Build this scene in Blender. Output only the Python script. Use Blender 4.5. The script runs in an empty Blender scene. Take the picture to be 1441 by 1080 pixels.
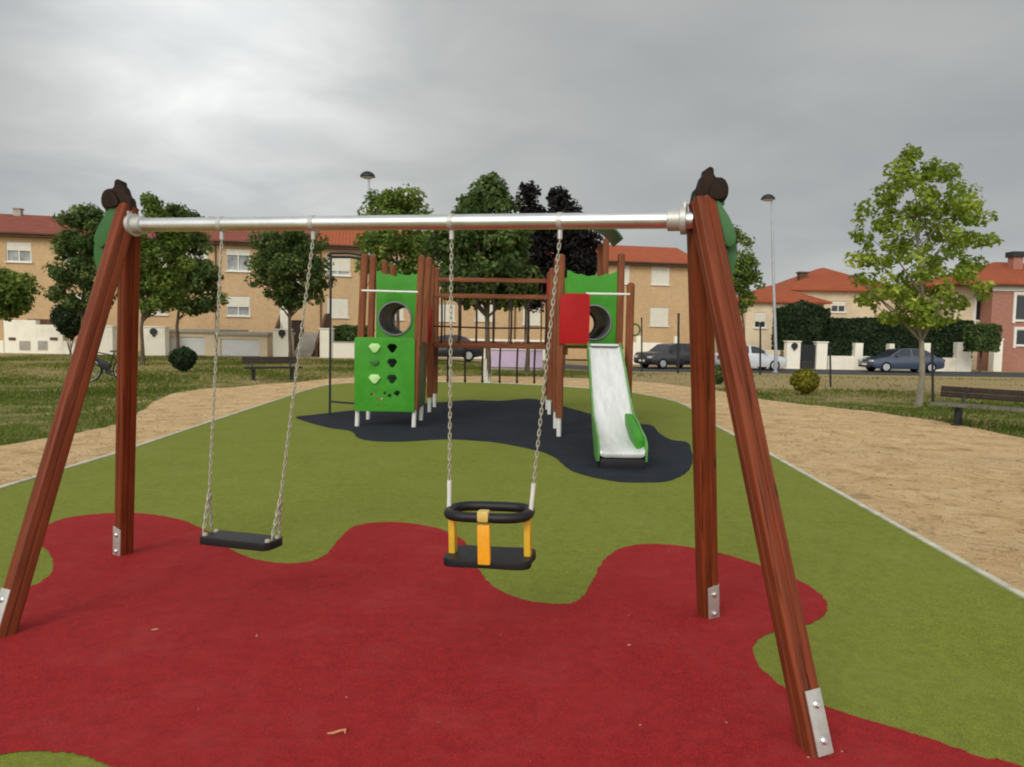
import bpy, bmesh, math, random
import numpy as np
from mathutils import Vector, Matrix
from mathutils.geometry import tessellate_polygon
R = math.radians
random.seed(7); RNG = np.random.default_rng(7)
scene = bpy.context.scene
COL = scene.collection

# ------------------------------------------------------------------ camera
F = 1050.0; CAMH = 1.6
CM = Matrix.Rotation(R(90) - math.atan(73 / F), 3, 'X') @ Matrix.Rotation(R(0.97), 3, 'Z')
cam = bpy.data.cameras.new('camera'); cam.sensor_width = 36; cam.lens = 36 * F / 1441
cam.clip_start = 0.05; cam.clip_end = 3000
cob = bpy.data.objects.new('camera', cam); COL.objects.link(cob)
cob.matrix_world = Matrix.Translation((0, 0, CAMH)) @ CM.to_4x4()
scene.camera = cob

def ray(px, py): return CM @ Vector(((px - 720.5) / F, (540 - py) / F, -1))
def P(px, py, z=0.0):            # photo position -> point on the level z
    d = ray(px, py); return Vector((0, 0, CAMH)) + d * ((z - CAMH) / d.z)
def D(px, py, Y):                # photo position -> point at distance Y
    d = ray(px, py); return Vector((0, 0, CAMH)) + d * (Y / d.y)
def smooth(a, b, x):
    t = min(1, max(0, (x - a) / (b - a))); return t * t * (3 - 2 * t)
def ZG(x, y): return -0.35 * smooth(28, 38, y) * smooth(-4, 5, x)

# ------------------------------------------------------------------ materials
class N:
    def __init__(s, name):
        s.m = bpy.data.materials.new(name); s.m.use_nodes = True
        s.t = s.m.node_tree; s.b = s.t.nodes['Principled BSDF']; s.out = s.t.nodes['Material Output']
    def n(s, typ, **kw):
        x = s.t.nodes.new(typ)
        for k, v in kw.items():
            if k in x.inputs: x.inputs[k].default_value = v
            else: setattr(x, k, v)
        return x
    def l(s, a, b): s.t.links.new(a, b)
def rgb(c): return (c[0], c[1], c[2], 1)
def mixc(n, fac, a, b, mode='MIX'):
    m = n.n('ShaderNodeMix', data_type='RGBA', blend_type=mode)
    for i, v in ((0, fac), (6, a), (7, b)):
        if hasattr(v, 'is_linked'): n.l(v, m.inputs[i])
        else: m.inputs[i].default_value = v if i == 0 else rgb(v)
    return m.outputs[2]
def ramp(n, src, stops):
    r = n.n('ShaderNodeValToRGB'); e = r.color_ramp.elements
    while len(e) < len(stops): e.new(0.5)
    for el, (p, c) in zip(e, stops):
        el.position = p; el.color = rgb(c) if hasattr(c, '__len__') else (c, c, c, 1)
    n.l(src, r.inputs[0]); return r.outputs[0]
def coords(n, scale=(1, 1, 1)):
    tc = n.n('ShaderNodeTexCoord'); mp = n.n('ShaderNodeMapping'); mp.inputs['Scale'].default_value = scale
    n.l(tc.outputs['Object'], mp.inputs[0]); return mp.outputs[0]
def noise(n, co, scale, detail=4, rough=0.55):
    x = n.n('ShaderNodeTexNoise', Scale=scale, Detail=detail, Roughness=rough); n.l(co, x.inputs['Vector']); return x.outputs['Fac']
def bump(n, h, strength, dist=0.01):
    b = n.n('ShaderNodeBump', Strength=strength, Distance=dist); n.l(h, b.inputs['Height']); n.l(b.outputs[0], n.b.inputs['Normal'])

def mat(name, c, rough=0.6, metal=0.0, var=0.15, scale=6.0, bmp=0.0, bscale=40, stretch=(1, 1, 1), spec=0.5, dirt=None):
    """plain material: colour with mottling, fine bump, optional dirt colour"""
    n = N(name); co = coords(n, stretch)
    f = noise(n, co, scale, 6, 0.65)
    lo = [v * (1 - var) for v in c]; hi = [min(1, v * (1 + var)) for v in c]
    colr = ramp(n, f, [(0.3, lo), (0.7, hi)])
    if dirt:
        g = noise(n, co, scale * 0.35, 5, 0.7)
        colr = mixc(n, ramp(n, g, [(0.5, 0.0), (0.75, 0.7)]), colr, dirt)
    n.l(colr, n.b.inputs['Base Color'])
    n.b.inputs['Roughness'].default_value = rough; n.b.inputs['Metallic'].default_value = metal
    n.b.inputs['Specular IOR Level'].default_value = spec if rough < .7 else .12
    if bmp: bump(n, noise(n, co, bscale, 3), bmp)
    return n.m

def mat_rubber(name, c, c2):
    n = N(name); co = coords(n)
    v = n.n('ShaderNodeTexVoronoi', Scale=260.0); n.l(co, v.inputs['Vector'])
    sep = n.n('ShaderNodeSeparateColor'); n.l(v.outputs['Color'], sep.inputs[0])
    gran = ramp(n, sep.outputs[0], [(0.0, [x * 0.55 for x in c]), (0.5, c), (1.0, [min(1, x * 1.5) for x in c])])
    big = noise(n, co, 0.9, 6, 0.65)
    colr = mixc(n, ramp(n, big, [(0.35, 0.0), (0.72, 0.75)]), gran, c2)
    med = noise(n, co, 14, 5, 0.7)
    colr = mixc(n, 0.5, colr, ramp(n, med, [(0.3, 0.72), (0.7, 1.25)]), 'MULTIPLY')
    wn_ = noise(n, co, 2.3, 7, 0.72)
    colr = mixc(n, ramp(n, wn_, [(0.50, 0.0), (0.70, 0.30)]), colr, [min(1, c2[0] * 1.05 + .03), c2[1] * 1.1 + .03, c2[2] + .028])
    dk = noise(n, co, 1.5, 8, 0.75)
    colr = mixc(n, ramp(n, dk, [(0.56, 0.0), (0.74, 0.35)]), colr, [x * .5 for x in c])
    n.l(colr, n.b.inputs['Base Color']); n.b.inputs['Roughness'].default_value = 0.85
    n.b.inputs['Specular IOR Level'].default_value = 0.14
    bump(n, v.outputs['Distance'], 0.5, 0.004)
    return n.m

def mat_wood(name, c, rough=0.45):
    n = N(name); co = coords(n, (1, 1, 0.05))
    f = noise(n, co, 38, 6, 0.6)
    dark = [x * 0.45 for x in c]; hi = [min(1, x * 1.55) for x in c]
    colr = ramp(n, f, [(0.28, dark), (0.5, c), (0.75, hi)])
    k = noise(n, coords(n, (1, 1, 0.35)), 5, 3)
    colr = mixc(n, ramp(n, k, [(0.45, 0.0), (0.8, 0.55)]), colr, [c[0] * 1.3, c[1] * 1.9, c[2] * 1.8])
    ck = noise(n, coords(n, (1, 1, 0.03)), 70, 3, 0.5)
    colr = mixc(n, ramp(n, ck, [(0.63, 0.0), (0.68, 0.85)]), colr, [x * .22 for x in c])
    kn = n.n('ShaderNodeTexVoronoi', Scale=5.0); n.l(coords(n, (1.6, 1.6, 0.45)), kn.inputs['Vector'])
    colr = mixc(n, ramp(n, kn.outputs['Distance'], [(0.05, 0.8), (0.12, 0.0)]), colr, [x * .3 for x in c])
    n.l(colr, n.b.inputs['Base Color']); n.b.inputs['Roughness'].default_value = rough
    n.b.inputs['Specular IOR Level'].default_value = 0.22
    bump(n, f, 0.25, 0.004)
    return n.m

def mat_leaf(name, c, c2):
    n = N(name)
    a = n.n('ShaderNodeAttribute', attribute_name='tint')
    sep = n.n('ShaderNodeSeparateColor'); n.l(a.outputs['Color'], sep.inputs[0])
    colr = ramp(n, sep.outputs[0], [(0.0, [x * 0.5 for x in c]), (0.45, c), (1.0, c2)])
    n.l(colr, n.b.inputs['Base Color']); n.b.inputs['Roughness'].default_value = 0.6
    n.b.inputs['Specular IOR Level'].default_value = 0.2
    tr = n.n('ShaderNodeBsdfTranslucent')
    n.l(mixc(n, 0.5, colr, [min(1, c2[0] * 1.4), min(1, c2[1] * 1.5), c2[2]]), tr.inputs['Color'])
    mx = n.n('ShaderNodeMixShader'); mx.inputs[0].default_value = 0.32
    n.l(n.b.outputs[0], mx.inputs[1]); n.l(tr.outputs[0], mx.inputs[2]); n.l(mx.outputs[0], n.out.inputs['Surface'])
    return n.m

def mat_brick(name, c, c2, mortar, sc=4.0):
    n = N(name); tc = n.n('ShaderNodeTexCoord')
    sp = n.n('ShaderNodeSeparateXYZ'); n.l(tc.outputs['Object'], sp.inputs[0])
    ad = n.n('ShaderNodeMath', operation='ADD'); n.l(sp.outputs[0], ad.inputs[0]); n.l(sp.outputs[1], ad.inputs[1])
    cb = n.n('ShaderNodeCombineXYZ'); n.l(ad.outputs[0], cb.inputs[0]); n.l(sp.outputs[2], cb.inputs[1])
    b = n.n('ShaderNodeTexBrick', Scale=sc); n.l(cb.outputs[0], b.inputs['Vector'])
    b.inputs['Color1'].default_value = rgb(c); b.inputs['Color2'].default_value = rgb(c2); b.inputs['Mortar'].default_value = rgb(mortar)
    b.inputs['Mortar Size'].default_value = 0.018
    big = noise(n, coords(n, (1, 1, 0.4)), 0.8, 6, 0.7)
    colr = mixc(n, 0.6, b.outputs['Color'], ramp(n, big, [(0.3, 0.86), (0.7, 1.12)]), 'MULTIPLY')
    n.l(colr, n.b.inputs['Base Color']); n.b.inputs['Roughness'].default_value = 0.9; n.b.inputs['Specular IOR Level'].default_value = .1
    bump(n, b.outputs['Fac'], -0.3, 0.01)
    return n.m

def mat_tile(name, c, c2):
    n = N(name); co = coords(n)
    w = n.n('ShaderNodeTexWave', wave_type='BANDS', bands_direction='X', Scale=1.4, Distortion=0.3); n.l(co, w.inputs[0])
    w2 = n.n('ShaderNodeTexWave', wave_type='BANDS', bands_direction='Y', Scale=1.0, Distortion=0.4); n.l(co, w2.inputs[0])
    big = noise(n, co, 1.6, 7, 0.75)
    colr = ramp(n, big, [(0.3, c2), (0.7, c)])
    colr = mixc(n, 0.5, colr, ramp(n, w.outputs['Fac'], [(0.0, 0.55), (0.35, 1.1)]), 'MULTIPLY')
    colr = mixc(n, 0.35, colr, ramp(n, w2.outputs['Fac'], [(0.0, 0.5), (0.3, 1.05)]), 'MULTIPLY')
    n.l(colr, n.b.inputs['Base Color']); n.b.inputs['Roughness'].default_value = 0.85; n.b.inputs['Specular IOR Level'].default_value = .1
    bump(n, w.outputs['Fac'], 0.5, 0.04)
    return n.m

M = {}
M['rub_green'] = mat_rubber('rubber_green', (0.178, 0.205, 0.028), (0.205, 0.226, 0.040))
M['rub_red'] = mat_rubber('rubber_red', (0.295, 0.015, 0.017), (0.330, 0.025, 0.026))
M['rub_dark'] = mat_rubber('rubber_dark', (0.018, 0.022, 0.031), (0.026, 0.030, 0.040))
M['wood'] = mat_wood('stained_wood', (0.165, 0.032, 0.010), 0.55)
M['wood2'] = mat_wood('stained_wood_playset', (0.185, 0.055, 0.021), 0.6)
M['wood_bench'] = mat_wood('bench_wood', (0.036, 0.024, 0.018), 0.7)
M['wood_bench2'] = mat_wood('bench_wood_weathered', (0.13, 0.12, 0.085), 0.7)
M['steel'] = mat('galvanised_steel', (0.72, 0.73, 0.72), 0.36, 0.95, 0.12, 9, 0.03, 60)
M['plate'] = mat('zinc_plate', (0.52, 0.51, 0.47), 0.5, 0.55, 0.12, 20)
M['slide'] = mat('slide_steel', (0.76, 0.77, 0.75), 0.42, 0.3, 0.12, 5, stretch=(3, .5, .5), dirt=(0.58, 0.57, 0.52))
M['cheek'] = mat('slide_cheek_green', (0.11, 0.30, 0.07), 0.5, 0, 0.2, 6, spec=.3, dirt=(0.25, 0.38, 0.2))
M['chain'] = mat('chain_zinc', (0.44, 0.43, 0.34), 0.55, 0.35, 0.2, 60)
M['black'] = mat('black_rubber', (0.010, 0.010, 0.011), 0.5, 0, 0.3, 30, 0.1, spec=.35)
M['yellow'] = mat('yellow_plastic', (0.72, 0.42, 0.03), 0.4, 0, 0.12, 12)
M['clip'] = mat('pale_yellow_clip', (0.62, 0.45, 0.12), 0.45, 0, 0.15, 12)
M['orange'] = mat('orange_plastic', (0.82, 0.36, 0.015), 0.4, 0, 0.12, 12)
M['pgreen'] = mat('green_panel', (0.045, 0.25, 0.016), 0.5, 0, 0.12, 5, 0.02, spec=.25)
M['palegreen'] = mat('pale_green_hold', (0.42, 0.66, 0.26), 0.5, 0, 0.1, 8)
M['lgreen'] = mat('dark_green_panel', (0.026, 0.115, 0.020), 0.5, 0, 0.18, 8, 0.03)
M['roofgreen'] = mat('roof_green_panel', (0.02, 0.075, 0.035), 0.45, 0, 0.15, 5)
M['pred'] = mat('red_panel', (0.36, 0.006, 0.008), 0.55, 0, 0.12, 4, 0.02, spec=.2)
M['brown'] = mat('brown_panel', (0.026, 0.015, 0.011), 0.75, 0, 0.35, 14, 0.2)
M['grey'] = mat('grey_plastic', (0.16, 0.17, 0.17), 0.5, 0, 0.15, 4)
M['ltgrey'] = mat('light_grey_plastic', (0.6, 0.6, 0.58), 0.5, 0, 0.1, 4)
M['white_metal'] = mat('white_painted_metal', (0.72, 0.71, 0.66), 0.45, 0.1, 0.1, 10)
M['darkmetal'] = mat('dark_metal', (0.022, 0.024, 0.026), 0.5, 0.3, 0.2, 10)
M['rope'] = mat('dark_rope', (0.045, 0.030, 0.026), 0.9, 0, 0.3, 60, 0.5, 120)
M['pole'] = mat('lamp_pole', (0.42, 0.44, 0.46), 0.5, 0.5, 0.12, 4)
M['kerb'] = mat('kerb_concrete', (0.55, 0.53, 0.42), 0.85, 0, 0.25, 7, 0.3, 60, dirt=(0.36, 0.30, 0.2))
M['render'] = mat('white_render', (0.84, 0.79, 0.66), 0.9, 0, 0.05, 1.5, 0.15, 40, dirt=(0.52, 0.46, 0.36))
M['cream'] = mat('cream_render', (0.70, 0.57, 0.39), 0.9, 0, 0.09, 1.2, 0.1, dirt=(0.44, 0.35, 0.25))
M['lilac'] = mat('lilac_paint', (0.54, 0.42, 0.56), 0.8, 0, 0.1, 1.5, 0.1, dirt=(0.46, 0.34, 0.42))
M['trim'] = mat('white_trim', (0.74, 0.71, 0.62), 0.6, 0, 0.06, 3)
M['shutter'] = mat('shutter_slats', (0.70, 0.66, 0.55), 0.6, 0, 0.08, 3)
M['garage'] = mat('garage_door_paint', (0.66, 0.66, 0.64), 0.55, 0, 0.06, 2, dirt=(0.5, 0.5, 0.5))
M['slab'] = mat('concrete_slab', (0.36, 0.33, 0.28), 0.9, 0, 0.15, 2, 0.2)
M['glass'] = mat('window_glass', (0.03, 0.034, 0.038), 0.10, 0, 0.3, 0.8, spec=0.35)
M['curtained'] = mat('curtained_glass', (0.30, 0.31, 0.30), 0.12, 0, 0.5, 1.6, spec=.4)
M['brick'] = mat_brick('tan_brick', (0.56, 0.375, 0.20), (0.48, 0.30, 0.15), (0.58, 0.45, 0.30))
M['redbrick'] = mat_brick('red_brick', (0.38, 0.155, 0.105), (0.31, 0.115, 0.08), (0.44, 0.33, 0.26))
M['tile'] = mat_tile('terracotta_tile', (0.42, 0.115, 0.052), (0.31, 0.078, 0.038))
M['tile_old'] = mat_tile('faded_tile', (0.29, 0.092, 0.066), (0.21, 0.062, 0.048))
M['eave'] = mat('eave_wood', (0.12, 0.065, 0.04), 0.8, 0, 0.2, 3)
M['bark'] = mat('tree_bark', (0.11, 0.085, 0.06), 0.95, 0, 0.4, 12, 0.6, 25, (1, 1, 0.3))
M['bark_pale'] = mat('pale_bark', (0.24, 0.21, 0.16), 0.95, 0, 0.35, 12, 0.5, 25, (1, 1, 0.3), dirt=(0.13, 0.12, 0.08))
M['limewash'] = mat('limewashed_bark', (0.55, 0.52, 0.44), 0.95, 0, 0.2, 12, 0.4)
M['leaf'] = mat_leaf('leaf_mid', (0.100, 0.160, 0.028), (0.29, 0.35, 0.075))
M['leaf_dark'] = mat_leaf('leaf_dark', (0.058, 0.098, 0.026), (0.22, 0.28, 0.085))
M['leaf_lime'] = mat_leaf('leaf_lime', (0.16, 0.235, 0.025), (0.48, 0.53, 0.09))
M['leaf_plum'] = mat_leaf('leaf_plum', (0.014, 0.012, 0.012), (0.036, 0.030, 0.028))
M['leaf_hedge'] = mat_leaf('leaf_hedge', (0.022, 0.043, 0.016), (0.062, 0.092, 0.034))
M['leaf_yellow'] = mat_leaf('leaf_yellow', (0.16, 0.15, 0.012), (0.44, 0.38, 0.035))
M['clod'] = mat('sandy_clod', (0.42, 0.28, 0.145), 1.0, 0, 0.4, 3)
M['grass'] = mat_leaf('grass_blade', (0.066, 0.120, 0.008), (0.34, 0.30, 0.080))
M['hedge_core'] = mat('hedge_core', (0.012, 0.018, 0.008), 1.0)
M['asphalt'] = mat('asphalt', (0.075, 0.075, 0.075), 0.9, 0, 0.25, 3, 0.4, 60)
M['tyre'] = mat('tyre_rubber', (0.012, 0.012, 0.012), 0.8)
M['rim'] = mat('rim_alloy', (0.55, 0.56, 0.57), 0.35, 0.8)
M['twig'] = mat('dry_twig', (0.55, 0.26, 0.14), 0.8, 0, 0.3, 60)
M['signwhite'] = mat('plate_white', (0.75, 0.75, 0.72), 0.5)
M['lampglass'] = mat('headlight_glass', (0.6, 0.62, 0.64), 0.1, 0.2)
M['taillight'] = mat('taillight_red', (0.35, 0.02, 0.02), 0.2)
def car_paint(name, c):
    n = N(name); n.b.inputs['Base Color'].default_value = rgb(c); n.b.inputs['Roughness'].default_value = 0.3
    n.b.inputs['Coat Weight'].default_value = 0.7; n.b.inputs['Coat Roughness'].default_value = 0.06
    f = noise(n, coords(n), 3, 5); n.l(ramp(n, f, [(0.35, c), (0.75, [x * 0.8 + 0.015 for x in c])]), n.b.inputs['Base Color'])
    return n.m

def mat_ground():
    n = N('dry_grass_earth'); co = coords(n)
    big = noise(n, co, 0.16, 5, 0.6); med = noise(n, co, 1.1, 6, 0.7); fine = noise(n, co, 22, 5, 0.75)
    earth = ramp(n, fine, [(0.3, (0.28, 0.20, 0.095)), (0.7, (0.48, 0.36, 0.19))])
    grass = ramp(n, fine, [(0.25, (0.042, 0.080, 0.008)), (0.55, (0.092, 0.128, 0.016)), (0.8, (0.22, 0.19, 0.055))])
    sp = n.n('ShaderNodeSeparateXYZ'); n.l(co, sp.inputs[0])
    # drier verge on the road side of the park
    mr = n.n('ShaderNodeMapRange'); n.l(sp.outputs[1], mr.inputs[0]); mr.inputs[1].default_value = 18; mr.inputs[2].default_value = 26
    mx = n.n('ShaderNodeMapRange'); n.l(sp.outputs[0], mx.inputs[0]); mx.inputs[1].default_value = 3; mx.inputs[2].default_value = 9; mx.inputs[3].default_value = .35
    mm = n.n('ShaderNodeMath', operation='MULTIPLY'); n.l(mr.outputs[0], mm.inputs[0]); n.l(mx.outputs[0], mm.inputs[1])
    a1 = n.n('ShaderNodeMath', operation='MULTIPLY_ADD'); n.l(mm.outputs[0], a1.inputs[0]); a1.inputs[1].default_value = 0.46; n.l(med, a1.inputs[2])
    a2 = n.n('ShaderNodeMath', operation='MULTIPLY_ADD'); n.l(big, a2.inputs[0]); a2.inputs[1].default_value = 0.5; n.l(a1.outputs[0], a2.inputs[2])
    f = ramp(n, a2.outputs[0], [(0.70, 0.0), (0.90, 0.9)])
    n.l(mixc(n, f, grass, earth), n.b.inputs['Base Color']); n.b.inputs['Roughness'].default_value = 1.0
    n.b.inputs['Specular IOR Level'].default_value = 0.15
    bump(n, fine, 0.8, 0.04); return n.m
def mat_sand():
    n = N('sandy_gravel'); co = coords(n)
    wp = n.n('ShaderNodeTexNoise', Scale=1.3, Detail=3); n.l(co, wp.inputs['Vector'])
    wv = n.n('ShaderNodeVectorMath', operation='MULTIPLY_ADD'); n.l(wp.outputs['Color'], wv.inputs[0]); wv.inputs[1].default_value = (.9, .9, 0); n.l(co, wv.inputs[2])
    cw = wv.outputs[0]
    big = noise(n, cw, 0.45, 6, 0.6); med = noise(n, cw, 2.1, 8, 0.68); fine = noise(n, co, 60, 5, 0.8)
    c = ramp(n, med, [(0.30, (0.38, 0.235, 0.105)), (0.45, (0.70, 0.47, 0.24)), (0.68, (0.86, 0.62, 0.35))])
    c = mixc(n, 0.5, c, ramp(n, fine, [(0.3, 0.62), (0.7, 1.2)]), 'MULTIPLY')
    c = mixc(n, ramp(n, big, [(0.48, 0.0), (0.68, 0.5)]), c, (0.60, 0.45, 0.27))
    blot = noise(n, cw, 6.5, 4, 0.7)
    c = mixc(n, ramp(n, blot, [(0.55, 0.0), (0.66, 0.75)]), c, (0.34, 0.22, 0.10))
    spk = noise(n, co, 19, 3, 0.6)
    c = mixc(n, ramp(n, spk, [(0.63, 0.0), (0.70, 0.8)]), c, (0.18, 0.115, 0.06))
    n.l(c, n.b.inputs['Base Color']); n.b.inputs['Roughness'].default_value = 1.0
    n.b.inputs['Specular IOR Level'].default_value = 0.1
    h = n.n('ShaderNodeMath', operation='MULTIPLY_ADD'); n.l(fine, h.inputs[0]); h.inputs[1].default_value = 0.3; n.l(blot, h.inputs[2])
    bump(n, h.outputs[0], 1.0, 0.07); return n.m
M['ground'] = mat_ground(); M['sand'] = mat_sand()

# ------------------------------------------------------------------ mesh helpers
class MB:
    def __init__(s): s.v = []; s.f = []
    def add(s, vs, fs):
        o = len(s.v); s.v += [tuple(v) for v in vs]; s.f += [tuple(i + o for i in f) for f in fs]; return s
    def box(s, c, size, rot=None, taper=1.0):
        c = Vector(c); hx, hy, hz = [k / 2 for k in size]; vs = []
        for z in (-1, 1):
            t = taper if z > 0 else 1
            for x, y in ((-1, -1), (1, -1), (1, 1), (-1, 1)):
                p = Vector((x * hx * t, y * hy * t, z * hz))
                vs.append(c + (rot @ p if rot else p))
        return s.add(vs, [(3, 2, 1, 0), (4, 5, 6, 7), (0, 1, 5, 4), (1, 2, 6, 5), (2, 3, 7, 6), (3, 0, 4, 7)])
    def tube(s, pts, r, seg=10, caps=True, closed=False):
        pts = [Vector(p) for p in pts]; n = len(pts)
        rs = r if hasattr(r, '__len__') else [r] * n
        vs = []; fs = []; up = None
        for i, p in enumerate(pts):
            a = pts[i - 1] if (i or closed) else p; b = pts[(i + 1) % n] if (i < n - 1 or closed) else p
            t = (b - a).normalized()
            if up is None: up = Vector((0, 0, 1)) if abs(t.z) < .9 else Vector((1, 0, 0))
            x = t.cross(up).normalized(); y = x.cross(t).normalized(); up = y
            for k in range(seg):
                an = 2 * math.pi * k / seg; vs.append(p + (x * math.cos(an) + y * math.sin(an)) * rs[i])
        for i in range(n if closed else n - 1):
            j = (i + 1) % n
            for k in range(seg):
                k2 = (k + 1) % seg; fs.append((i * seg + k, i * seg + k2, j * seg + k2, j * seg + k))
        if caps and not closed:
            fs.append(tuple(range(seg))); fs.append(tuple(range(n * seg - 1, (n - 1) * seg - 1, -1)))
        return s.add(vs, fs)
    def lathe(s, c, prof, seg=16, mat3=None):
        c = Vector(c); vs = []; fs = []
        for r, z in prof:
            for k in range(seg):
                a = 2 * math.pi * k / seg; p = Vector((r * math.cos(a), r * math.sin(a), z))
                vs.append(c + (mat3 @ p if mat3 else p))
        for i in range(len(prof) - 1):
            for k in range(seg):
                k2 = (k + 1) % seg; fs.append((i * seg + k, i * seg + k2, (i + 1) * seg + k2, (i + 1) * seg + k))
        fs.append(tuple(range(seg - 1, -1, -1))); fs.append(tuple(range((len(prof) - 1) * seg, len(prof) * seg)))
        return s.add(vs, fs)
    def plate(s, outer, holes, to3, t, nrm):
        """flat board with holes: outer/holes in 2D, to3 maps 2D->3D, thickness t along nrm"""
        loops = [outer] + list(holes); nrm = Vector(nrm).normalized() * t
        flat = [Vector(to3(*p)) for lp in loops for p in lp]
        tri = tessellate_polygon([[Vector((p[0], p[1], 0)) for p in lp] for lp in loops])
        n = len(flat); fs = [tuple(q) for q in tri] + [tuple(i + n for i in reversed(q)) for q in tri]
        o = 0
        for lp in loops:
            k = len(lp)
            for i in range(k): fs.append((o + i, o + (i + 1) % k, n + o + (i + 1) % k, n + o + i))
            o += k
        return s.add(flat + [p + nrm for p in flat], fs)
    def build(s, name, m, parent=None, bevel=0.0, world=True, smooth_ang=35, mtx=None):
        if not isinstance(m, (list, tuple)): m = [m]
        me = bpy.data.meshes.new(name)
        off = Vector((0, 0, 0))
        if parent is not None and world and mtx is None:
            q = parent
            while q: off += q.location; q = q.parent
        me.from_pydata([Vector(v) - off for v in s.v], [], s.f)
        bm = bmesh.new(); bm.from_mesh(me)
        bmesh.ops.recalc_face_normals(bm, faces=bm.faces)
        if bevel:
            es = [e for e in bm.edges if e.is_manifold and e.calc_face_angle(0) > R(40)]
            bmesh.ops.bevel(bm, geom=es, offset=bevel, segments=2, profile=0.6, affect='EDGES', clamp_overlap=True)
        bm.to_mesh(me); bm.free()
        me.shade_smooth(); me.set_sharp_from_angle(angle=R(smooth_ang))
        for x in m: me.materials.append(M[x] if isinstance(x, str) else x)
        o = bpy.data.objects.new(name, me); COL.objects.link(o)
        if parent is not None: o.parent = parent
        if mtx is not None: o.matrix_basis = mtx
        return o

def tag(o, label=None, cat=None, group=None, kind=None):
    if label: o['label'] = label
    if cat: o['category'] = cat
    if group: o['group'] = group
    if kind: o['kind'] = kind
    return o
def thing(name, label, cat, loc=(0, 0, 0), rz=0.0, group=None):
    o = bpy.data.objects.new(name, None); COL.objects.link(o); o.empty_display_size = .2
    o.location = loc; o.rotation_euler = (0, 0, rz); return tag(o, label, cat, group)
def copy_tree(o, parent=None):
    c = o.copy(); COL.objects.link(c)
    if parent is not None:
        c.parent = parent
    for ch in list(o.children): copy_tree(ch, c)
    return c
def wloc(o):
    q = o; v = Vector((0, 0, 0))
    while q: v += q.location; q = q.parent
    return v

def profile_beam(name, p0, p1, prof, m, parent, ref=(1, 0, 0), bevel=0, cut0=None):
    """extrude a 2D profile along p0->p1 as an object whose local Z is the beam axis"""
    p0 = Vector(p0); p1 = Vector(p1); z = (p1 - p0); L = z.length; z.normalize()
    x = Vector(ref); x = (x - z * x.dot(z)).normalized(); y = z.cross(x)
    rot = Matrix((x, y, z)).transposed().to_4x4()
    mtx = Matrix.Translation(p0 - wloc(parent)) @ rot
    k = len(prof); vs = [(a, b, 0) for a, b in prof] + [(a, b, L) for a, b in prof]
    fs = [tuple(range(k - 1, -1, -1)), tuple(range(k, 2 * k))] + [(i, (i + 1) % k, k + (i + 1) % k, k + i) for i in range(k)]
    return MB().add(vs, fs).build(name, m, parent, bevel=bevel, mtx=mtx, smooth_ang=50)
def post_profile(w, groove=0.0, rad=0.2):
    h = w / 2; r = w * rad; pts = []
    side = [(-h + r, -h)]
    if groove: side += [(-groove, -h), (-groove * .5, -h + groove * 0.9), (groove * .5, -h + groove * .9), (groove, -h)]
    side += [(h - r, -h), (h - r * .62, -h + r * .08), (h - r * .3, -h + r * .3), (h - r * .08, -h + r * .62)]
    for q in range(4):
        a = q * math.pi / 2; c, s_ = math.cos(a), math.sin(a)
        pts += [(x * c - y * s_, x * s_ + y * c) for x, y in side]
    return pts
def catmull(pts, n=6, closed=True):
    out = []; k = len(pts)
    for i in range(k if closed else k - 1):
        g = lambda j: np.array(pts[j % k] if closed else pts[min(max(j, 0), k - 1)], float)
        p0, p1, p2, p3 = g(i - 1), g(i), g(i + 1), g(i + 2)
        for t in np.arange(n) / n:
            out.append(tuple(0.5 * ((2 * p1) + (-p0 + p2) * t + (2 * p0 - 5 * p1 + 4 * p2 - p3) * t * t + (-p0 + 3 * p1 - 3 * p2 + p3) * t ** 3)))
    if not closed: out.append(tuple(pts[-1]))
    return out

# ------------------------------------------------------------------ setting: ground
def sheet(name, poly, z, m):
    vs = [Vector((p[0], p[1], z)) for p in poly]
    tri = tessellate_polygon([vs]); me = bpy.data.meshes.new(name); me.from_pydata(vs, [], [tuple(t) for t in tri])
    bm = bmesh.new(); bm.from_mesh(me); bmesh.ops.recalc_face_normals(bm, faces=bm.faces)
    if sum(f.normal.z for f in bm.faces) < 0: bmesh.ops.reverse_faces(bm, faces=bm.faces)
    bm.to_mesh(me); bm.free()
    me.materials.append(M[m]); o = bpy.data.objects.new(name, me); COL.objects.link(o); o['kind'] = 'structure'; return o
xs = sorted(set([-1500, -600, -250, -120, 120, 250, 600, 1500] + list(np.arange(-80, 81, 4.0)))); ys = sorted(set([-300, -60, -20, 0, 10, 20, 24, 100, 160, 300, 700, 1800] + list(np.arange(26, 80, 2.0))))
gv = [(x, y, ZG(x, y)) for y in ys for x in xs]; W = len(xs)
gf = [(j * W + i, j * W + i + 1, (j + 1) * W + i + 1, (j + 1) * W + i) for j in range(len(ys) - 1) for i in range(W - 1)]
tag(MB().add(gv, gf).build('ground', 'ground'), kind='structure')

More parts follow.
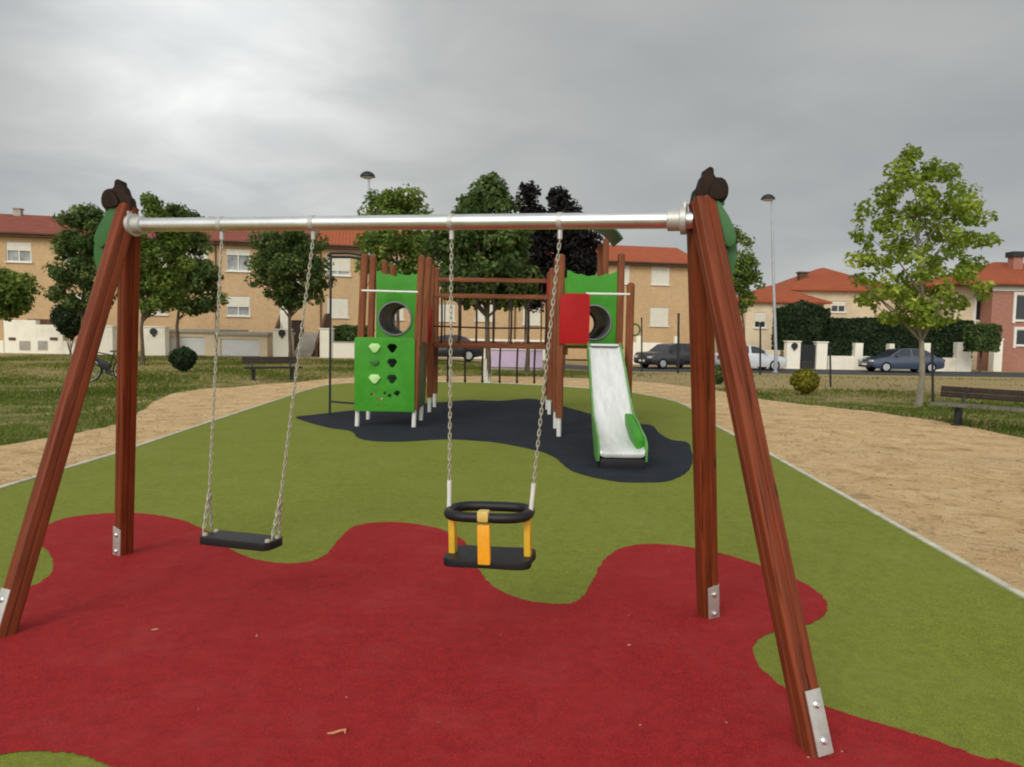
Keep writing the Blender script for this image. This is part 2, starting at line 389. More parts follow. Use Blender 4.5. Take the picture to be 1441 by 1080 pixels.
def pl(pts): return [tuple(P(*p)[:2]) for p in pts]
sand_px = [(0, 627), (96, 613), (165, 596), (205, 576), (250, 553), (340, 544), (420, 538), (480, 533), (600, 530), (760, 531), (900, 537), (1000, 549), (1060, 560), (1130, 569), (1200, 577), (1320, 593), (1441, 618)]
sand_w = catmull(pl(sand_px), 5, False)
sand_w = [(a + random.uniform(-.06, .06), b + random.uniform(-.15, .15)) for a, b in sand_w]
SANDPOLY = [(-16, 6.5)] + sand_w + [(13, 7.5), (16, 4), (16, -6), (-16, -6)]
sheet('sand', SANDPOLY, 0.004, 'sand')
rub_l = pl([(0, 690), (165, 640), (300, 594), (400, 561)]); rub_r = pl([(1005, 600), (1080, 640), (1250, 737), (1441, 846)])
mid = catmull(pl([(400, 561), (440, 548), (480, 541), (560, 538), (700, 540), (850, 549), (930, 561), (968, 574), (1005, 600)]), 6, False)
e0 = Vector(rub_l[0]) + (Vector(rub_l[0]) - Vector(rub_l[1])).normalized() * 4
e1 = Vector(rub_r[-1]) + (Vector(rub_r[-1]) - Vector(rub_r[-2])).normalized() * 6
edge = [tuple(e0)] + rub_l[:-1] + mid + rub_r[1:] + [tuple(e1)]
RUBPOLY = edge + [(6, -5), (-7, -5)]
sheet('rubber_paving', RUBPOLY, 0.010, 'rub_green')
def jit(p): return [(a + random.gauss(0, .004), b + random.gauss(0, .004)) for a, b in p]
red_px = [(-150, 850), (-40, 838), (20, 832), (50, 826), (70, 812), (76, 798), (68, 780), (54, 764), (60, 746), (100, 730), (180, 724), (250, 733), (295, 752), (330, 778), (370, 792), (420, 795), (455, 785), (475, 764), (495, 745), (525, 738), (570, 738), (620, 747), (655, 766), (668, 795), (690, 825), (730, 845), (780, 853), (815, 847), (835, 818), (855, 785), (890, 770), (940, 769), (1000, 778), (1060, 795), (1120, 818), (1155, 840), (1164, 860), (1150, 876), (1122, 886), (1085, 894), (1064, 906), (1060, 922), (1072, 945), (1105, 972), (1180, 1005), (1280, 1035), (1380, 1070), (1470, 1100)]
red_w = pl(red_px)
red_w += [(2.4, 1.6), (1.4, 0.4), (-0.2, 0.3), (-1.0, 1.6)] + pl([(190, 1110), (150, 1082), (105, 1066), (50, 1062), (0, 1066), (-120, 1085), (-420, 1000), (-400, 900)])
sheet('red_rubber_paving', jit(catmull(red_w, 12)), 0.014, 'rub_red')
dark_px = [(416, 589), (440, 585), (466, 582), (520, 576), (580, 570), (621, 567), (660, 564), (703, 565), (746, 562), (775, 568), (800, 575), (850, 588), (896, 597), (917, 600), (928, 611), (944, 620), (967, 624), (974, 640), (973, 657), (963, 669), (939, 679), (905, 681), (872, 680), (832, 673), (804, 664), (790, 653), (778, 644), (757, 636), (703, 625), (660, 621), (621, 620), (565, 623), (522, 622), (503, 617), (493, 608), (457, 602)]
sheet('dark_rubber_paving', jit(catmull(pl(dark_px), 12)), 0.014, 'rub_dark')
# kerb strip round the rubber
kv = []; kf = []
for i, p in enumerate(edge):
    a = Vector(edge[max(i - 1, 0)]); b = Vector(edge[min(i + 1, len(edge) - 1)]); t = (b - a).normalized(); nn = Vector((-t.y, t.x))
    q = Vector(p); o = q + nn * 0.055; j = random.uniform(-.002, .002)
    kv += [(q.x, q.y, 0.0), (q.x, q.y, .022 + j), (o.x, o.y, .022 + j), (o.x, o.y, 0.0)]
for i in range(len(edge) - 1):
    for k in range(3): kf.append((i * 4 + k, i * 4 + k + 1, i * 4 + 5 + k, i * 4 + 4 + k))
tag(MB().add(kv, kf).build('kerb', 'kerb'), kind='structure')
# road on the right, following the slightly sunk ground
rv = []; rf = []; rx = list(np.arange(1, 90, 3.0))
for x in rx:
    for y in (38.6, 44.4): rv.append((x, y + (x - 1) * 0.02, ZG(x, y) + .006))
for i in range(len(rx) - 1): rf.append((2 * i, 2 * i + 2, 2 * i + 3, 2 * i + 1))
tag(MB().add(rv, rf).build('road', 'asphalt'), kind='structure')

# ------------------------------------------------------------------ foliage
def leaf_mesh(name, pos, nrm, size, tint, m, parent=None, off=Vector((0, 0, 0)), asp=1.5):
    n = len(pos); rnd = RNG.normal(size=(n, 3)); t = np.cross(nrm, rnd); t /= np.linalg.norm(t, axis=1)[:, None] + 1e-9
    b = np.cross(nrm, t); s = size[:, None]
    v = np.stack([pos - t * s * asp * .5, pos + b * s * .5 + nrm * s * .12, pos + t * s * asp * .5 - nrm * s * .1, pos - b * s * .5 + nrm * s * .12], 1).reshape(-1, 3) - np.array(off)
    me = bpy.data.meshes.new(name); me.vertices.add(4 * n); me.vertices.foreach_set('co', v.astype(np.float32).ravel())
    idx = np.arange(4 * n).reshape(n, 4)
    tri = np.concatenate([idx[:, [0, 1, 2]], idx[:, [0, 2, 3]]], 1).reshape(-1)
    me.loops.add(6 * n); me.loops.foreach_set('vertex_index', tri.astype(np.int32))
    me.polygons.add(2 * n); me.polygons.foreach_set('loop_start', np.arange(0, 6 * n, 3, dtype=np.int32))
    at = me.attributes.new('tint', 'FLOAT_COLOR', 'POINT'); c = np.repeat(np.clip(tint, 0, 1), 4)
    at.data.foreach_set('color', np.stack([c, c, c, np.ones_like(c)], 1).astype(np.float32).ravel())
    me.update(); me.validate()
    me.materials.append(M[m]); o = bpy.data.objects.new(name, me); COL.objects.link(o)
    if parent is not None: o.parent = parent
    return o
def clumps(centers, rad, per, size, tsp=0.18):
    """leaves scattered in soft balls round clump centres"""
    C = np.asarray(centers); k = len(C); r = rad * RNG.uniform(.65, 1.35, k); ct = RNG.normal(0.42, tsp, k)
    cnt = np.maximum(8, (per * (r / rad) ** 2).astype(int)); ci = np.repeat(np.arange(k), cnt); n = len(ci)
    d = RNG.normal(size=(n, 3)); d /= np.linalg.norm(d, axis=1)[:, None]
    rr = r[ci] * RNG.uniform(0.15, 1.1, n) ** 0.5
    pos = C[ci] + d * rr[:, None] * np.array([1, 1, .8])
    nr = d * .7 + np.array([0, 0, .55]) + RNG.normal(size=(n, 3)) * .55; nr /= np.linalg.norm(nr, axis=1)[:, None]
    return pos, nr, size * RNG.uniform(.6, 1.35, n), ct[ci] + RNG.normal(0, .13, n)

def tree(name, label, base, Y, rows, m, leaf=.15, nclump=90, rad=.42, per=55, trunk_r=.07, bark='bark', group='trees round the playground', top=None, cat='tree', base_px=None, hollow=.35, lean=0.0, limewash=0, depthk=0.9):
    """rows: crown outline (py, xl, xr) from top to bottom, measured at distance Y; grown as a body of revolution"""
    b = Vector((D(base, 500, Y).x, Y, 0)); b.z = ZG(b.x, b.y)
    t = thing(name, label, cat, b, group=group)
    zz = []; xc = []; rr = []
    for py, xl, xr in rows:
        l = D(xl, py, Y); r_ = D(xr, py, Y); zz.append((l.z + r_.z) / 2); xc.append((l.x + r_.x) / 2); rr.append((r_.x - l.x) / 2)
    zz = np.array(zz)[::-1]; xc = np.array(xc)[::-1]; rr = np.array(rr)[::-1]
    cs = [(xc[-1], Y, zz[-1] - rad * .45), (xc[-1] + .1, Y - .1, zz[-1] - rad * 1.3)]
    for i_ in range(1, len(zz) - 1):
        if rr[i_] > rad * 1.6:
            for s_ in (-1, 1): cs.append((xc[i_] + s_ * (rr[i_] - rad * .6), Y + random.uniform(-.3, .3), zz[i_]))
    while len(cs) < nclump:
        z = RNG.uniform(zz[0], zz[-1]); r0 = np.interp(z, zz, rr)
        if RNG.uniform() > (r0 + .12) / (rr.max() + .12): continue
        a = RNG.uniform(0, 2 * math.pi); q = math.sqrt(RNG.uniform(hollow ** 2, 1)) * max(r0 - rad * .55, r0 * .25)
        cs.append((np.interp(z, zz, xc) + math.cos(a) * q, Y + math.sin(a) * q * depthk, z))
    pos, nr, sz, ti = clumps(cs, rad, per, leaf)
    leaf_mesh('crown', pos, nr, sz, ti, m, t, b)
    z0 = zz[0]; ztop = zz[0] + (zz[-1] - zz[0]) * .8
    tb = MB(); k = 9; pts = []; rs = []
    for i in range(k):
        f = i / (k - 1); z = b.z + f * (ztop - b.z); cx = np.interp(z, zz, xc)
        w = min(1, max(0, (z - z0 + .3) / max(.1, (ztop - z0) * .6)))
        pts.append((b.x * (1 - w) + cx * w + math.sin(i * 1.7) * .03, Y + math.cos(i * 2.1) * .03, z - (.05 if i == 0 else 0))); rs.append(trunk_r * (1.25 if i == 0 else 1 - .82 * f))
    tb.tube(pts, rs, 9)
    tr = tb.build('trunk', bark, t)
    lb = MB()
    for i in RNG.choice(len(cs), min(len(cs), 26), replace=False):
        c = Vector(cs[i]); zs = max(b.z + (z0 - b.z) * .8, c.z - (c - Vector((b.x, Y, c.z))).length * .9 - .25); zs = min(zs, ztop - .05)
        f = (zs - b.z) / (ztop - b.z); j = min(k - 2, int(f * (k - 1))); u = f * (k - 1) - j
        s0 = Vector(pts[j]).lerp(Vector(pts[j + 1]), u); r0 = trunk_r * (1 - .82 * f) * .55
        mid_ = s0.lerp(c, .5) + Vector((random.uniform(-.08, .08), random.uniform(-.08, .08), random.uniform(-.02, .12)))
        lb.tube([s0, mid_, c], [r0, r0 * .65, r0 * .25], 6)
    lb.build('limbs', bark, t)
    if limewash:
        MB().tube([Vector(pts[0]) + Vector((0, 0, .06)), (pts[0][0], pts[0][1], b.z + limewash)], [trunk_r * 1.33, trunk_r * 1.22], 10).build('limewash_band', 'limewash', t)
    return t
def shrub(name, label, c, rad3, m, n=1600, leaf=.07, group=None, cat='bush', taper=1.0):
    c = Vector(c); g = Vector((c.x, c.y, ZG(c.x, c.y))); t = thing(name, label, cat, g, group=group)
    d = RNG.normal(size=(n, 3)); d /= np.linalg.norm(d, axis=1)[:, None]
    wob = 1 + .10 * np.sin(d[:, 0] * 5 + 1) * np.cos(d[:, 2] * 6) + .06 * np.sin(d[:, 1] * 9)
    pos = np.array(c) + d * np.array(rad3) * (wob * RNG.uniform(.55, 1.05, n) ** .4)[:, None]
    rel = (pos[:, 2] - c.z) / rad3[2]; tp_ = np.where(rel < 0, 1 + .42 * rel * taper, 1.0)
    pos[:, 0] = c.x + (pos[:, 0] - c.x) * tp_; pos[:, 1] = c.y + (pos[:, 1] - c.y) * tp_
    nr = d + RNG.normal(size=(n, 3)) * .5; nr /= np.linalg.norm(nr, axis=1)[:, None]
    leaf_mesh('foliage', pos, nr, leaf * RNG.uniform(.6, 1.3, n), RNG.normal(.42, .2, n), m, t, g)
    mb = MB(); 
    for k in range(5):
        a = k * 1.3; mb.tube([(c.x + .02 * k - .04, c.y, g.z - .03), (c.x + math.cos(a) * rad3[0] * .5, c.y + math.sin(a) * rad3[1] * .5, c.z)], [.025, .01], 6)
    mb.build('stems', 'bark', t); return t
def hedge(name, label, x0, x1, y0, y1, z0, z1, dens=420, leaf=.09, group=None, m='leaf_hedge', cat='hedge', rz=0):
    c = Vector(((x0 + x1) / 2, (y0 + y1) / 2, z0)); t = thing(name, label, cat, c, group=group)
    hx, hy, hz = (x1 - x0) / 2, (y1 - y0) / 2, (z1 - z0)
    MB().box((c.x, c.y, z0 + hz / 2), (2 * hx - .16, 2 * hy - .16, hz - .14)).build('core', 'hedge_core', t)
    A = [(2 * hy * hz), (2 * hy * hz), 2 * hx * hz, 2 * hx * hz, 4 * hx * hy]; pos = []; nr = []
    for k, a in enumerate(A):
        n = int(a * dens); u = RNG.uniform(-1, 1, n); w = RNG.uniform(0, 1, n); v2 = RNG.uniform(-1, 1, n); j = RNG.normal(0, .035, n)
        wv = .04 * np.sin(u * 7 + k) + j
        if k < 2: p = np.stack([np.full(n, hx * (1 if k else -1)) + wv, u * hy, w * hz], 1); q = (1 if k else -1, 0, 0)
        elif k < 4: p = np.stack([u * hx, np.full(n, hy * (1 if k == 3 else -1)) + wv, w * hz], 1); q = (0, 1 if k == 3 else -1, 0)
        else: p = np.stack([u * hx, v2 * hy, hz + wv], 1); q = (0, 0, 1)
        pos.append(p); nr.append(np.tile(q, (n, 1)) + RNG.normal(size=(n, 3)) * .55)
    pos = np.concatenate(pos); nr = np.concatenate(nr); nr /= np.linalg.norm(nr, axis=1)[:, None]; n = len(pos)
    ti = .4 + .18 * np.sin(pos[:, 0] * 2.1) * np.cos(pos[:, 2] * 3) + RNG.normal(0, .17, n)
    leaf_mesh('foliage', pos, nr, leaf * RNG.uniform(.6, 1.3, n), ti, m, t); return t

# trees
tree('broadleaf_tree', 'small tree with drooping dark crown cut by the left edge of the photo', -14, 34, [(382, -8, 18), (392, -30, 40), (405, -40, 48), (425, -38, 42), (441, -20, 30)], 'leaf', .12, 60, .46, 120, .08)
tree('broadleaf_tree', 'dark leafy tree behind the left swing legs beside the clipped round topiary', 118, 34, [(298, 105, 135), (310, 85, 160), (340, 78, 165), (380, 70, 170), (415, 72, 165), (434, 90, 150)], 'leaf_dark', .12, 96, .40, 110, .10)
tree('broadleaf_tree', 'bright green tree with bushy crown right of the left swing legs', 200, 30, [(278, 205, 216), (296, 195, 235), (325, 180, 262), (370, 175, 268), (415, 182, 258), (440, 196, 240)], 'leaf', .11, 100, .37, 110, .08)
tree('broadleaf_tree', 'dark wide tree on a bare brown trunk above the ball bush', 250, 36, [(292, 232, 252), (310, 225, 285), (350, 232, 300), (390, 240, 312), (420, 232, 316), (438, 248, 295)], 'leaf_dark', .12, 92, .41, 110, .09)
tree('broadleaf_tree', 'round crowned tree standing behind the left park bench', 408, 33, [(322, 378, 438), (340, 356, 455), (370, 350, 465), (395, 352, 466), (415, 372, 448), (432, 395, 428)], 'leaf_dark', .115, 92, .40, 110, .09)
tree('broadleaf_tree', 'leafy tree rising behind the left playset tower', 560, 31, [(268, 535, 560), (276, 516, 592), (300, 508, 604), (340, 500, 614), (375, 505, 615), (400, 520, 600), (425, 540, 585)], 'leaf', .115, 105, .40, 110, .10)
tree('broadleaf_tree', 'large tree with limewashed trunk seen through the rope bridge of the playset', 686, 23, [(255, 688, 702), (268, 668, 715), (286, 650, 732), (320, 612, 742), (360, 600, 748), (390, 605, 752), (412, 620, 750), (424, 640, 735)], 'leaf_dark', .115, 165, .36, 95, .10, limewash=.75)
tree('plum_tree', 'dark purple leaved plum tree with pointed tip behind the swing beam', 742, 30, [(264, 741, 748), (276, 734, 756), (296, 728, 766), (330, 715, 778), (370, 712, 790), (405, 722, 782), (426, 735, 765)], 'leaf_plum', .12, 90, .38, 100, .09, group='plum trees')
tree('plum_tree', 'dark purple leaved plum tree beside the curved green roof of the playset', 792, 30, [(272, 781, 790), (284, 775, 800), (304, 770, 820), (340, 772, 838), (375, 775, 840), (402, 780, 835)], 'leaf_plum', .12, 90, .38, 100, .09, group='plum trees')
tree('young_tree', 'slim young tree with loose crown just right of the right swing legs', 1047, 31, [(326, 1026, 1040), (340, 1012, 1056), (370, 1008, 1070), (400, 1006, 1074), (420, 1004, 1062), (446, 1014, 1040)], 'leaf', .11, 60, .30, 60, .055)
tree('young_tree', 'tall bright green young tree with pale trunk near the right park bench', 1297, 17.5, [(206, 1274, 1284), (225, 1264, 1300), (242, 1240, 1338), (270, 1226, 1368), (300, 1208, 1380), (335, 1192, 1394), (370, 1196, 1384), (400, 1194, 1390), (425, 1208, 1376), (445, 1235, 1350), (458, 1262, 1320)], 'leaf_lime', .084, 250, .19, 31, .075, 'bark_pale', hollow=.15)
shrub('clipped_bush', 'round dark green ball bush on the grass left of the bench', P(258, 524) + Vector((0, 0, .44)), (.45, .45, .40), 'leaf_hedge', 2200, .075)
shrub('clipped_bush', 'low yellow green bush on the grass strip right of the swing set', P(1132, 556) + Vector((0, 0, .36)), (.38, .38, .33), 'leaf_yellow', 1700, .07)
shrub('clipped_bush', 'small dark bush seen between the right swing legs', P(1010, 541) + Vector((0, 0, .3)), (.3, .3, .3), 'leaf_dark', 900, .07)
shrub('round_topiary', 'large dark clipped round topiary above the white wall at far left', D(98, 450, 39.5), (.85, .85, .95), 'leaf_hedge', 3800, .10)

# grass blades (stuff nobody could count)
def inpoly(x, y, poly):
    p = np.array(poly); n = len(p); c = np.zeros(len(x), bool); j = n - 1
    for i in range(n):
        k = ((p[i, 1] > y) != (p[j, 1] > y)); xx = (p[j, 0] - p[i, 0]) * (y - p[i, 1]) / (p[j, 1] - p[i, 1] + 1e-12) + p[i, 0]
        c ^= k & (x < xx); j = i
    return c
def grass(n, x0, x1, y0, y1, hh):
    x = RNG.uniform(x0, x1, n); y = y0 * (y1 / y0) ** RNG.uniform(0, 1, n)
    keep = (~inpoly(x, y, [(a, b - .0) for a, b in SANDPOLY])) & (np.abs(x) < y * .74 + 1.2)
    dens = .5 + .5 * np.sin(x * .9 + 1.3 * np.sin(y * .5)) * np.cos(y * .7 + x * .3)
    keep &= RNG.uniform(0, 1, n) < (.35 + .65 * dens) * np.where((x > 4) & (y > 22.5), .10, 1)
    keep &= ~((x > 0.5) & (y > 36)); x, y = x[keep], y[keep]; return x, y, dens[keep]
gx = []; gy = []; gd = []
for a in ((150000, -24, 0, 9, 39, .06), (110000, 0, 24, 11, 36, .06)):
    q = grass(*a); gx.append(q[0]); gy.append(q[1]); gd.append(q[2])
gx = np.concatenate(gx); gy = np.concatenate(gy); gd = np.concatenate(gd); n = len(gx)
gz = np.array([ZG(a, b) for a, b in zip(gx, gy)])
h = RNG.uniform(.03, .085, n) * (0.7 + .6 * gd); w = h * .10 + .004 + .0004 * gy; an = RNG.uniform(0, 2 * math.pi, n); ln = RNG.normal(0, .5, (n, 2)) * h[:, None]
v = np.stack([np.stack([gx - np.cos(an) * w, gy - np.sin(an) * w, gz - .01], 1), np.stack([gx + np.cos(an) * w, gy + np.sin(an) * w, gz - .01], 1), np.stack([gx + ln[:, 0], gy + ln[:, 1], gz + h], 1)], 1).reshape(-1, 3)
me = bpy.data.meshes.new('grass'); me.vertices.add(3 * n); me.vertices.foreach_set('co', v.astype(np.float32).ravel())
me.loops.add(3 * n); me.loops.foreach_set('vertex_index', np.arange(3 * n, dtype=np.int32)); me.polygons.add(n); me.polygons.foreach_set('loop_start', np.arange(0, 3 * n, 3, dtype=np.int32))
dry = np.clip((gx - 3) / 6, .45, 1) * np.clip((gy - 17) / 7, 0, 1)
c = np.repeat(np.clip(.62 - .45 * gd + .35 * dry + RNG.normal(0, .16, n), 0, 1), 3)
me.attributes.new('tint', 'FLOAT_COLOR', 'POINT').data.foreach_set('color', np.stack([c, c, c, np.ones_like(c)], 1).astype(np.float32).ravel())
me.update(); me.materials.append(M['grass']); go = bpy.data.objects.new('grass', me); COL.objects.link(go); tag(go, 'short patchy park grass', 'grass', kind='stuff')

def pebbles(name, label, pts, smin, smax, z, m, cat):
    n = len(pts); sz = smin * (smax / smin) ** RNG.uniform(0, 1, n) ; base = np.array([(1, 0, 0), (0, 1, 0), (-1, 0, 0), (0, -1, 0), (0, 0, .75), (.55, .55, .3), (-.5, .6, .25), (-.55, -.5, .3), (.5, -.6, .35)])
    tri = [(0, 5, 4), (5, 1, 4), (1, 6, 4), (6, 2, 4), (2, 7, 4), (7, 3, 4), (3, 8, 4), (8, 0, 4)]
    a = RNG.uniform(0, 2 * math.pi, n); ca, sa = np.cos(a), np.sin(a)
    v = base[None] * (1 + RNG.uniform(-.3, .3, (n, 9, 3))) * sz[:, None, None] * RNG.uniform(.6, 1.3, (n, 1, 3))
    x = v[..., 0] * ca[:, None] - v[..., 1] * sa[:, None] + pts[:, 0, None]; y = v[..., 0] * sa[:, None] + v[..., 1] * ca[:, None] + pts[:, 1, None]
    V = np.stack([x, y, v[..., 2] + z], -1).reshape(-1, 3); Fc = (np.array(tri)[None] + 9 * np.arange(n)[:, None, None]).reshape(-1)
    me = bpy.data.meshes.new(name); me.vertices.add(len(V)); me.vertices.foreach_set('co', V.astype(np.float32).ravel())
    me.loops.add(len(Fc)); me.loops.foreach_set('vertex_index', Fc.astype(np.int32)); me.polygons.add(len(Fc) // 3); me.polygons.foreach_set('loop_start', np.arange(0, len(Fc), 3, dtype=np.int32))
    me.update(); me.materials.append(M[m]); o = bpy.data.objects.new(name, me); COL.objects.link(o); tag(o, label, cat, kind='stuff')
q = np.stack([RNG.uniform(-11, 13, 60000), 2.2 * (26 / 2.2) ** RNG.uniform(0, 1, 60000)], 1)
ins = inpoly(q[:, 0], q[:, 1], SANDPOLY) & ~inpoly(q[:, 0], q[:, 1], RUBPOLY) & (np.abs(q[:, 0]) < q[:, 1] * .74 + .6)
q = q[ins]; cl_ = np.sin(q[:, 0] * 2.1 + np.sin(q[:, 1] * 1.7) * 2) * np.cos(q[:, 1] * 2.6 + q[:, 0]); q = q[RNG.uniform(0, 1, len(q)) < .5 + .5 * cl_]
pebbles('gravel', 'loose sandy clods and gravel on the sand', q, .005, .026, .003, 'clod', 'gravel')
q = np.stack([RNG.uniform(-6, 6, 9000), 1.6 * (16 / 1.6) ** RNG.uniform(0, 1, 9000)], 1); ins = inpoly(q[:, 0], q[:, 1], RUBPOLY); q = q[ins]
ed_ = np.array(edge); dmin = np.min(np.hypot(q[:, None, 0] - ed_[None, :, 0], q[:, None, 1] - ed_[None, :, 1]), 1)
q = q[RNG.uniform(0, 1, len(q)) < .05 + .9 * np.exp(-dmin / .35)]
pebbles('grit', 'sand grit spilled over the rubber near the kerb', q, .002, .006, .013, 'clod', 'grit')

# ------------------------------------------------------------------ swing set
LF, LR, RF, RR = P(3, 897), P(174, 781), P(1148, 1061), P(996, 868)
def apex(f, r, px, py):
    m_ = (f + r) / 2; return D(px, py, m_.y)
AL, AR = apex(LF, LR, 186, 317), apex(RF, RR, 966, 310)
bdir = (AR - AL).normalized()
sw = thing('swing_frame', 'red brown wooden swing frame with steel top beam on red rubber', 'swing set', (AL + AR) / 2 * 1.0 - Vector((0, 0, (AL.z + AR.z) / 2)))
LEG = post_profile(.096, .006, .13)
def leg(f, a, out, up, up_f):
    top = a + out * (.05 if out.x < 0 else .075); ax = (top - f).normalized(); p1 = top + ax * up
    nf = up_f * math.cos(R(27)) + out * math.sin(R(27)); rfv_ = out * math.cos(R(27)) - up_f * math.sin(R(27))
    lg = profile_beam('leg', f - ax * .02, p1, LEG, 'wood', sw, ref=rfv_)
    # steel foot plate on the outer face with two bolts
    o = nf; oo = (o - ax * o.dot(ax)).normalized(); sd = ax.cross(oo).normalized()
    rt = Matrix((sd, oo, ax)).transposed()
    c = f + ax * .122 + oo * .0525
    loc = lg.matrix_basis.inverted() @ Matrix.Translation(-wloc(sw))
    fp = MB().box(c, (.076, .007, .235), rt)
    fp.v = [tuple(loc @ Vector(v_)) for v_ in fp.v]
    fpo = fp.build('foot_plate', 'plate', lg, world=False, bevel=.002)
    for s_ in (-.065, .065):
        bb = MB().lathe(c + ax * s_ + oo * .004, [(.016, 0), (.016, .006), (.009, .012)], 10, rt @ Matrix.Rotation(R(-90), 3, 'X'))
        bb.v = [tuple(loc @ Vector(v_)) for v_ in bb.v]; bb.build('bolt', 'steel', lg, world=False)
    return lg
fdirL = Vector((LF.x - LR.x, LF.y - LR.y, 0)).normalized(); fdirR = Vector((RF.x - RR.x, RF.y - RR.y, 0)).normalized()
leg(LF, AL + fdirL * .03, -bdir, .11, fdirL); leg(LR, AL - fdirL * .06, -bdir, -.02, fdirL)
leg(RF, AR + fdirR * .03, bdir, .09, fdirR); leg(RR, AR - fdirR * .06, bdir, -.02, fdirR)
MB().tube([AL - bdir * .03, AL.lerp(AR, .25), AL.lerp(AR, .5), AL.lerp(AR, .75), AR + bdir * .03], .039, 24).build('top_beam', 'steel', sw)
zr = Vector((0, 0, 1)); rt_b = Matrix((bdir.cross(zr).normalized(), zr, bdir)).transposed()
for A_, s_ in ((AL, 1), (AR, -1)):
    MB().lathe(A_ + bdir * s_ * .012, [(.066, -.012), (.066, .012), (.05, .016), (.05, .07), (.043, .074)], 20, rt_b @ (Matrix.Rotation(0 if s_ > 0 else math.pi, 3, 'X'))).box(A_ + bdir * s_ * .006 + Vector((0, 0, .045)), (.08, .06, .012), rt_b).build('beam_bracket', 'plate', sw)
# leaf and acorn shaped end ornaments
def ornament(a, out, fd, side):
    up_ = Vector((0, 0, 1)); k = 1.12 if side < 0 else .74; up_ = up_ * (1 if side < 0 else .9); a = a - Vector((0, 0, .032)) + (out * .03 if side > 0 else out * 0)
    to = lambda off: (lambda u, t: a + out * (u * k + .01) + up_ * t + fd * off)
    lob1 = catmull([(.02, .10), (.05, .155), (.10, .15), (.155, .09), (.205, .02), (.235, -.06), (.19, -.10), (.10, -.02)], 5)
    lob2 = catmull([(.10, .02), (.19, .0), (.245, -.05), (.265, -.12), (.25, -.22), (.215, -.30), (.165, -.26), (.12, -.12)], 5)
    MB().plate(lob1, [], to(-.01), .035, fd).build('leaf_panel', 'lgreen', sw, bevel=.005)
    MB().plate(lob2, [], to(-.06), .035, fd).build('leaf_panel', 'lgreen', sw, bevel=.005)
    arch = [(.135 * math.cos(t) * .55 + .075, .12 + .075 * math.sin(t)) for t in np.linspace(R(-10), R(190), 14)]
    MB().tube([to(.0)(u, t) for u, t in arch], .016, 8).build('leaf_stalk', 'lgreen', sw)
    cap = [(-.012, .125), (-.012, .155), (-.005, .185), (.015, .205), (.03, .245), (.045, .262), (.05, .285), (.07, .293), (.088, .283), (.092, .258), (.105, .242), (.14, .238), (.168, .215), (.18, .18), (.172, .14), (.14, .12), (.06, .155)]
    MB().plate(catmull(cap, 4), [], to(-.06), .085, fd).build('brown_cap', 'brown', sw, bevel=.012)
    MB().plate(catmull([(.06, .15), (.10, .225), (.15, .225), (.17, .17), (.13, .13)], 4), [], to(.024), .02, fd).build('brown_cheek', 'brown', sw, bevel=.006)
ornament(AL, -bdir, fdirL, -1); ornament(AR, bdir, fdirR, 1)

def chain(p0, p1, name='chain', parent=None, link=.036, r=.0030, sag=0):
    p0 = Vector(p0); p1 = Vector(p1); ax = (p1 - p0); L = ax.length; ax.normalize(); n = max(2, int(L / (link * .74)))
    x = ax.cross(Vector((0, 1, 0.1))).normalized(); y = ax.cross(x).normalized(); mb = MB()
    for i in range(n):
        c = p0 + ax * (L * (i + .5) / n); s_ = x if i % 2 else y
        a = .5 * link - .009; b = .0068; pts = []
        for k in range(10):
            th = 2 * math.pi * k / 10; pts.append(c + s_ * math.cos(th) * b + ax * (math.sin(th) * .009 + (a if math.sin(th) > 0 else -a)))
        mb.tube(pts, r, 5, closed=True)
    return mb.build(name, 'chain', parent, smooth_ang=80)
def at_beam(px):
    best = min((i / 400 for i in range(401)), key=lambda t: abs(proj(AL.lerp(AR, t))[0] - px)); return AL.lerp(AR, best)
CMI = CM.inverted()
def proj(p):
    q = CMI @ (Vector(p) - Vector((0, 0, CAMH))); return (720.5 + F * q.x / -q.z, 540 - F * q.y / -q.z)
def hanger(c, parent):
    MB().tube([c + bdir * .014 * 0 + Vector((0, 0, -.03)), c + Vector((0, 0, -.085))], .012, 8).lathe(c + Vector((0, 0, 0)), [(.0425, -.013), (.0425, .013)], 18, rt_b).build('hanger', 'plate', parent)
# flat swing
c1, c2 = at_beam(312), at_beam(441); Yf = (c1.y + c2.y) / 2 - .02
s1, s2 = D(292, 748, c1.y - .03), D(388, 758, c2.y - .02)
fs = thing('flat_swing', 'black flat swing seat hanging on two chains at left', 'swing', ((s1.x + s2.x) / 2, (s1.y + s2.y) / 2, s1.z - .03))
for a_, b_ in ((c1, s1), (c2, s2)):
    hanger(a_, fs); kn = a_.lerp(b_, .86)
    chain(a_ + Vector((0, 0, -.08)), kn, 'chain', fs)
    dv = Vector((bdir.y, -bdir.x, 0)) * .035; mb = None
    for s_ in (-1, 1): chain(kn, b_ + dv * s_, 'seat_chain', fs, r=.0042)
sd = (s2 - s1).normalized(); yv = Vector((-sd.y, sd.x, 0)).normalized(); zv = sd.cross(yv)
outl = catmull([(-.225, -.07), (-.17, -.082), (.17, -.082), (.225, -.07), (.24, 0), (.225, .07), (.17, .082), (-.17, .082), (-.225, .07), (-.24, 0)], 4)
cs_ = (s1 + s2) / 2 - zv * .035
MB().plate(outl, [], lambda u, t: cs_ + sd * u + yv * t - zv * .018, .042, zv).build('seat', 'black', fs, bevel=.010)
for s_ in (-1, 1):
    for q in (-1, 1): MB().lathe(cs_ + sd * .215 * s_ + yv * .042 * q + zv * .022, [(.016, 0), (.016, .012), (.007, .018)], 10).build('seat_fixing', 'chain', fs)
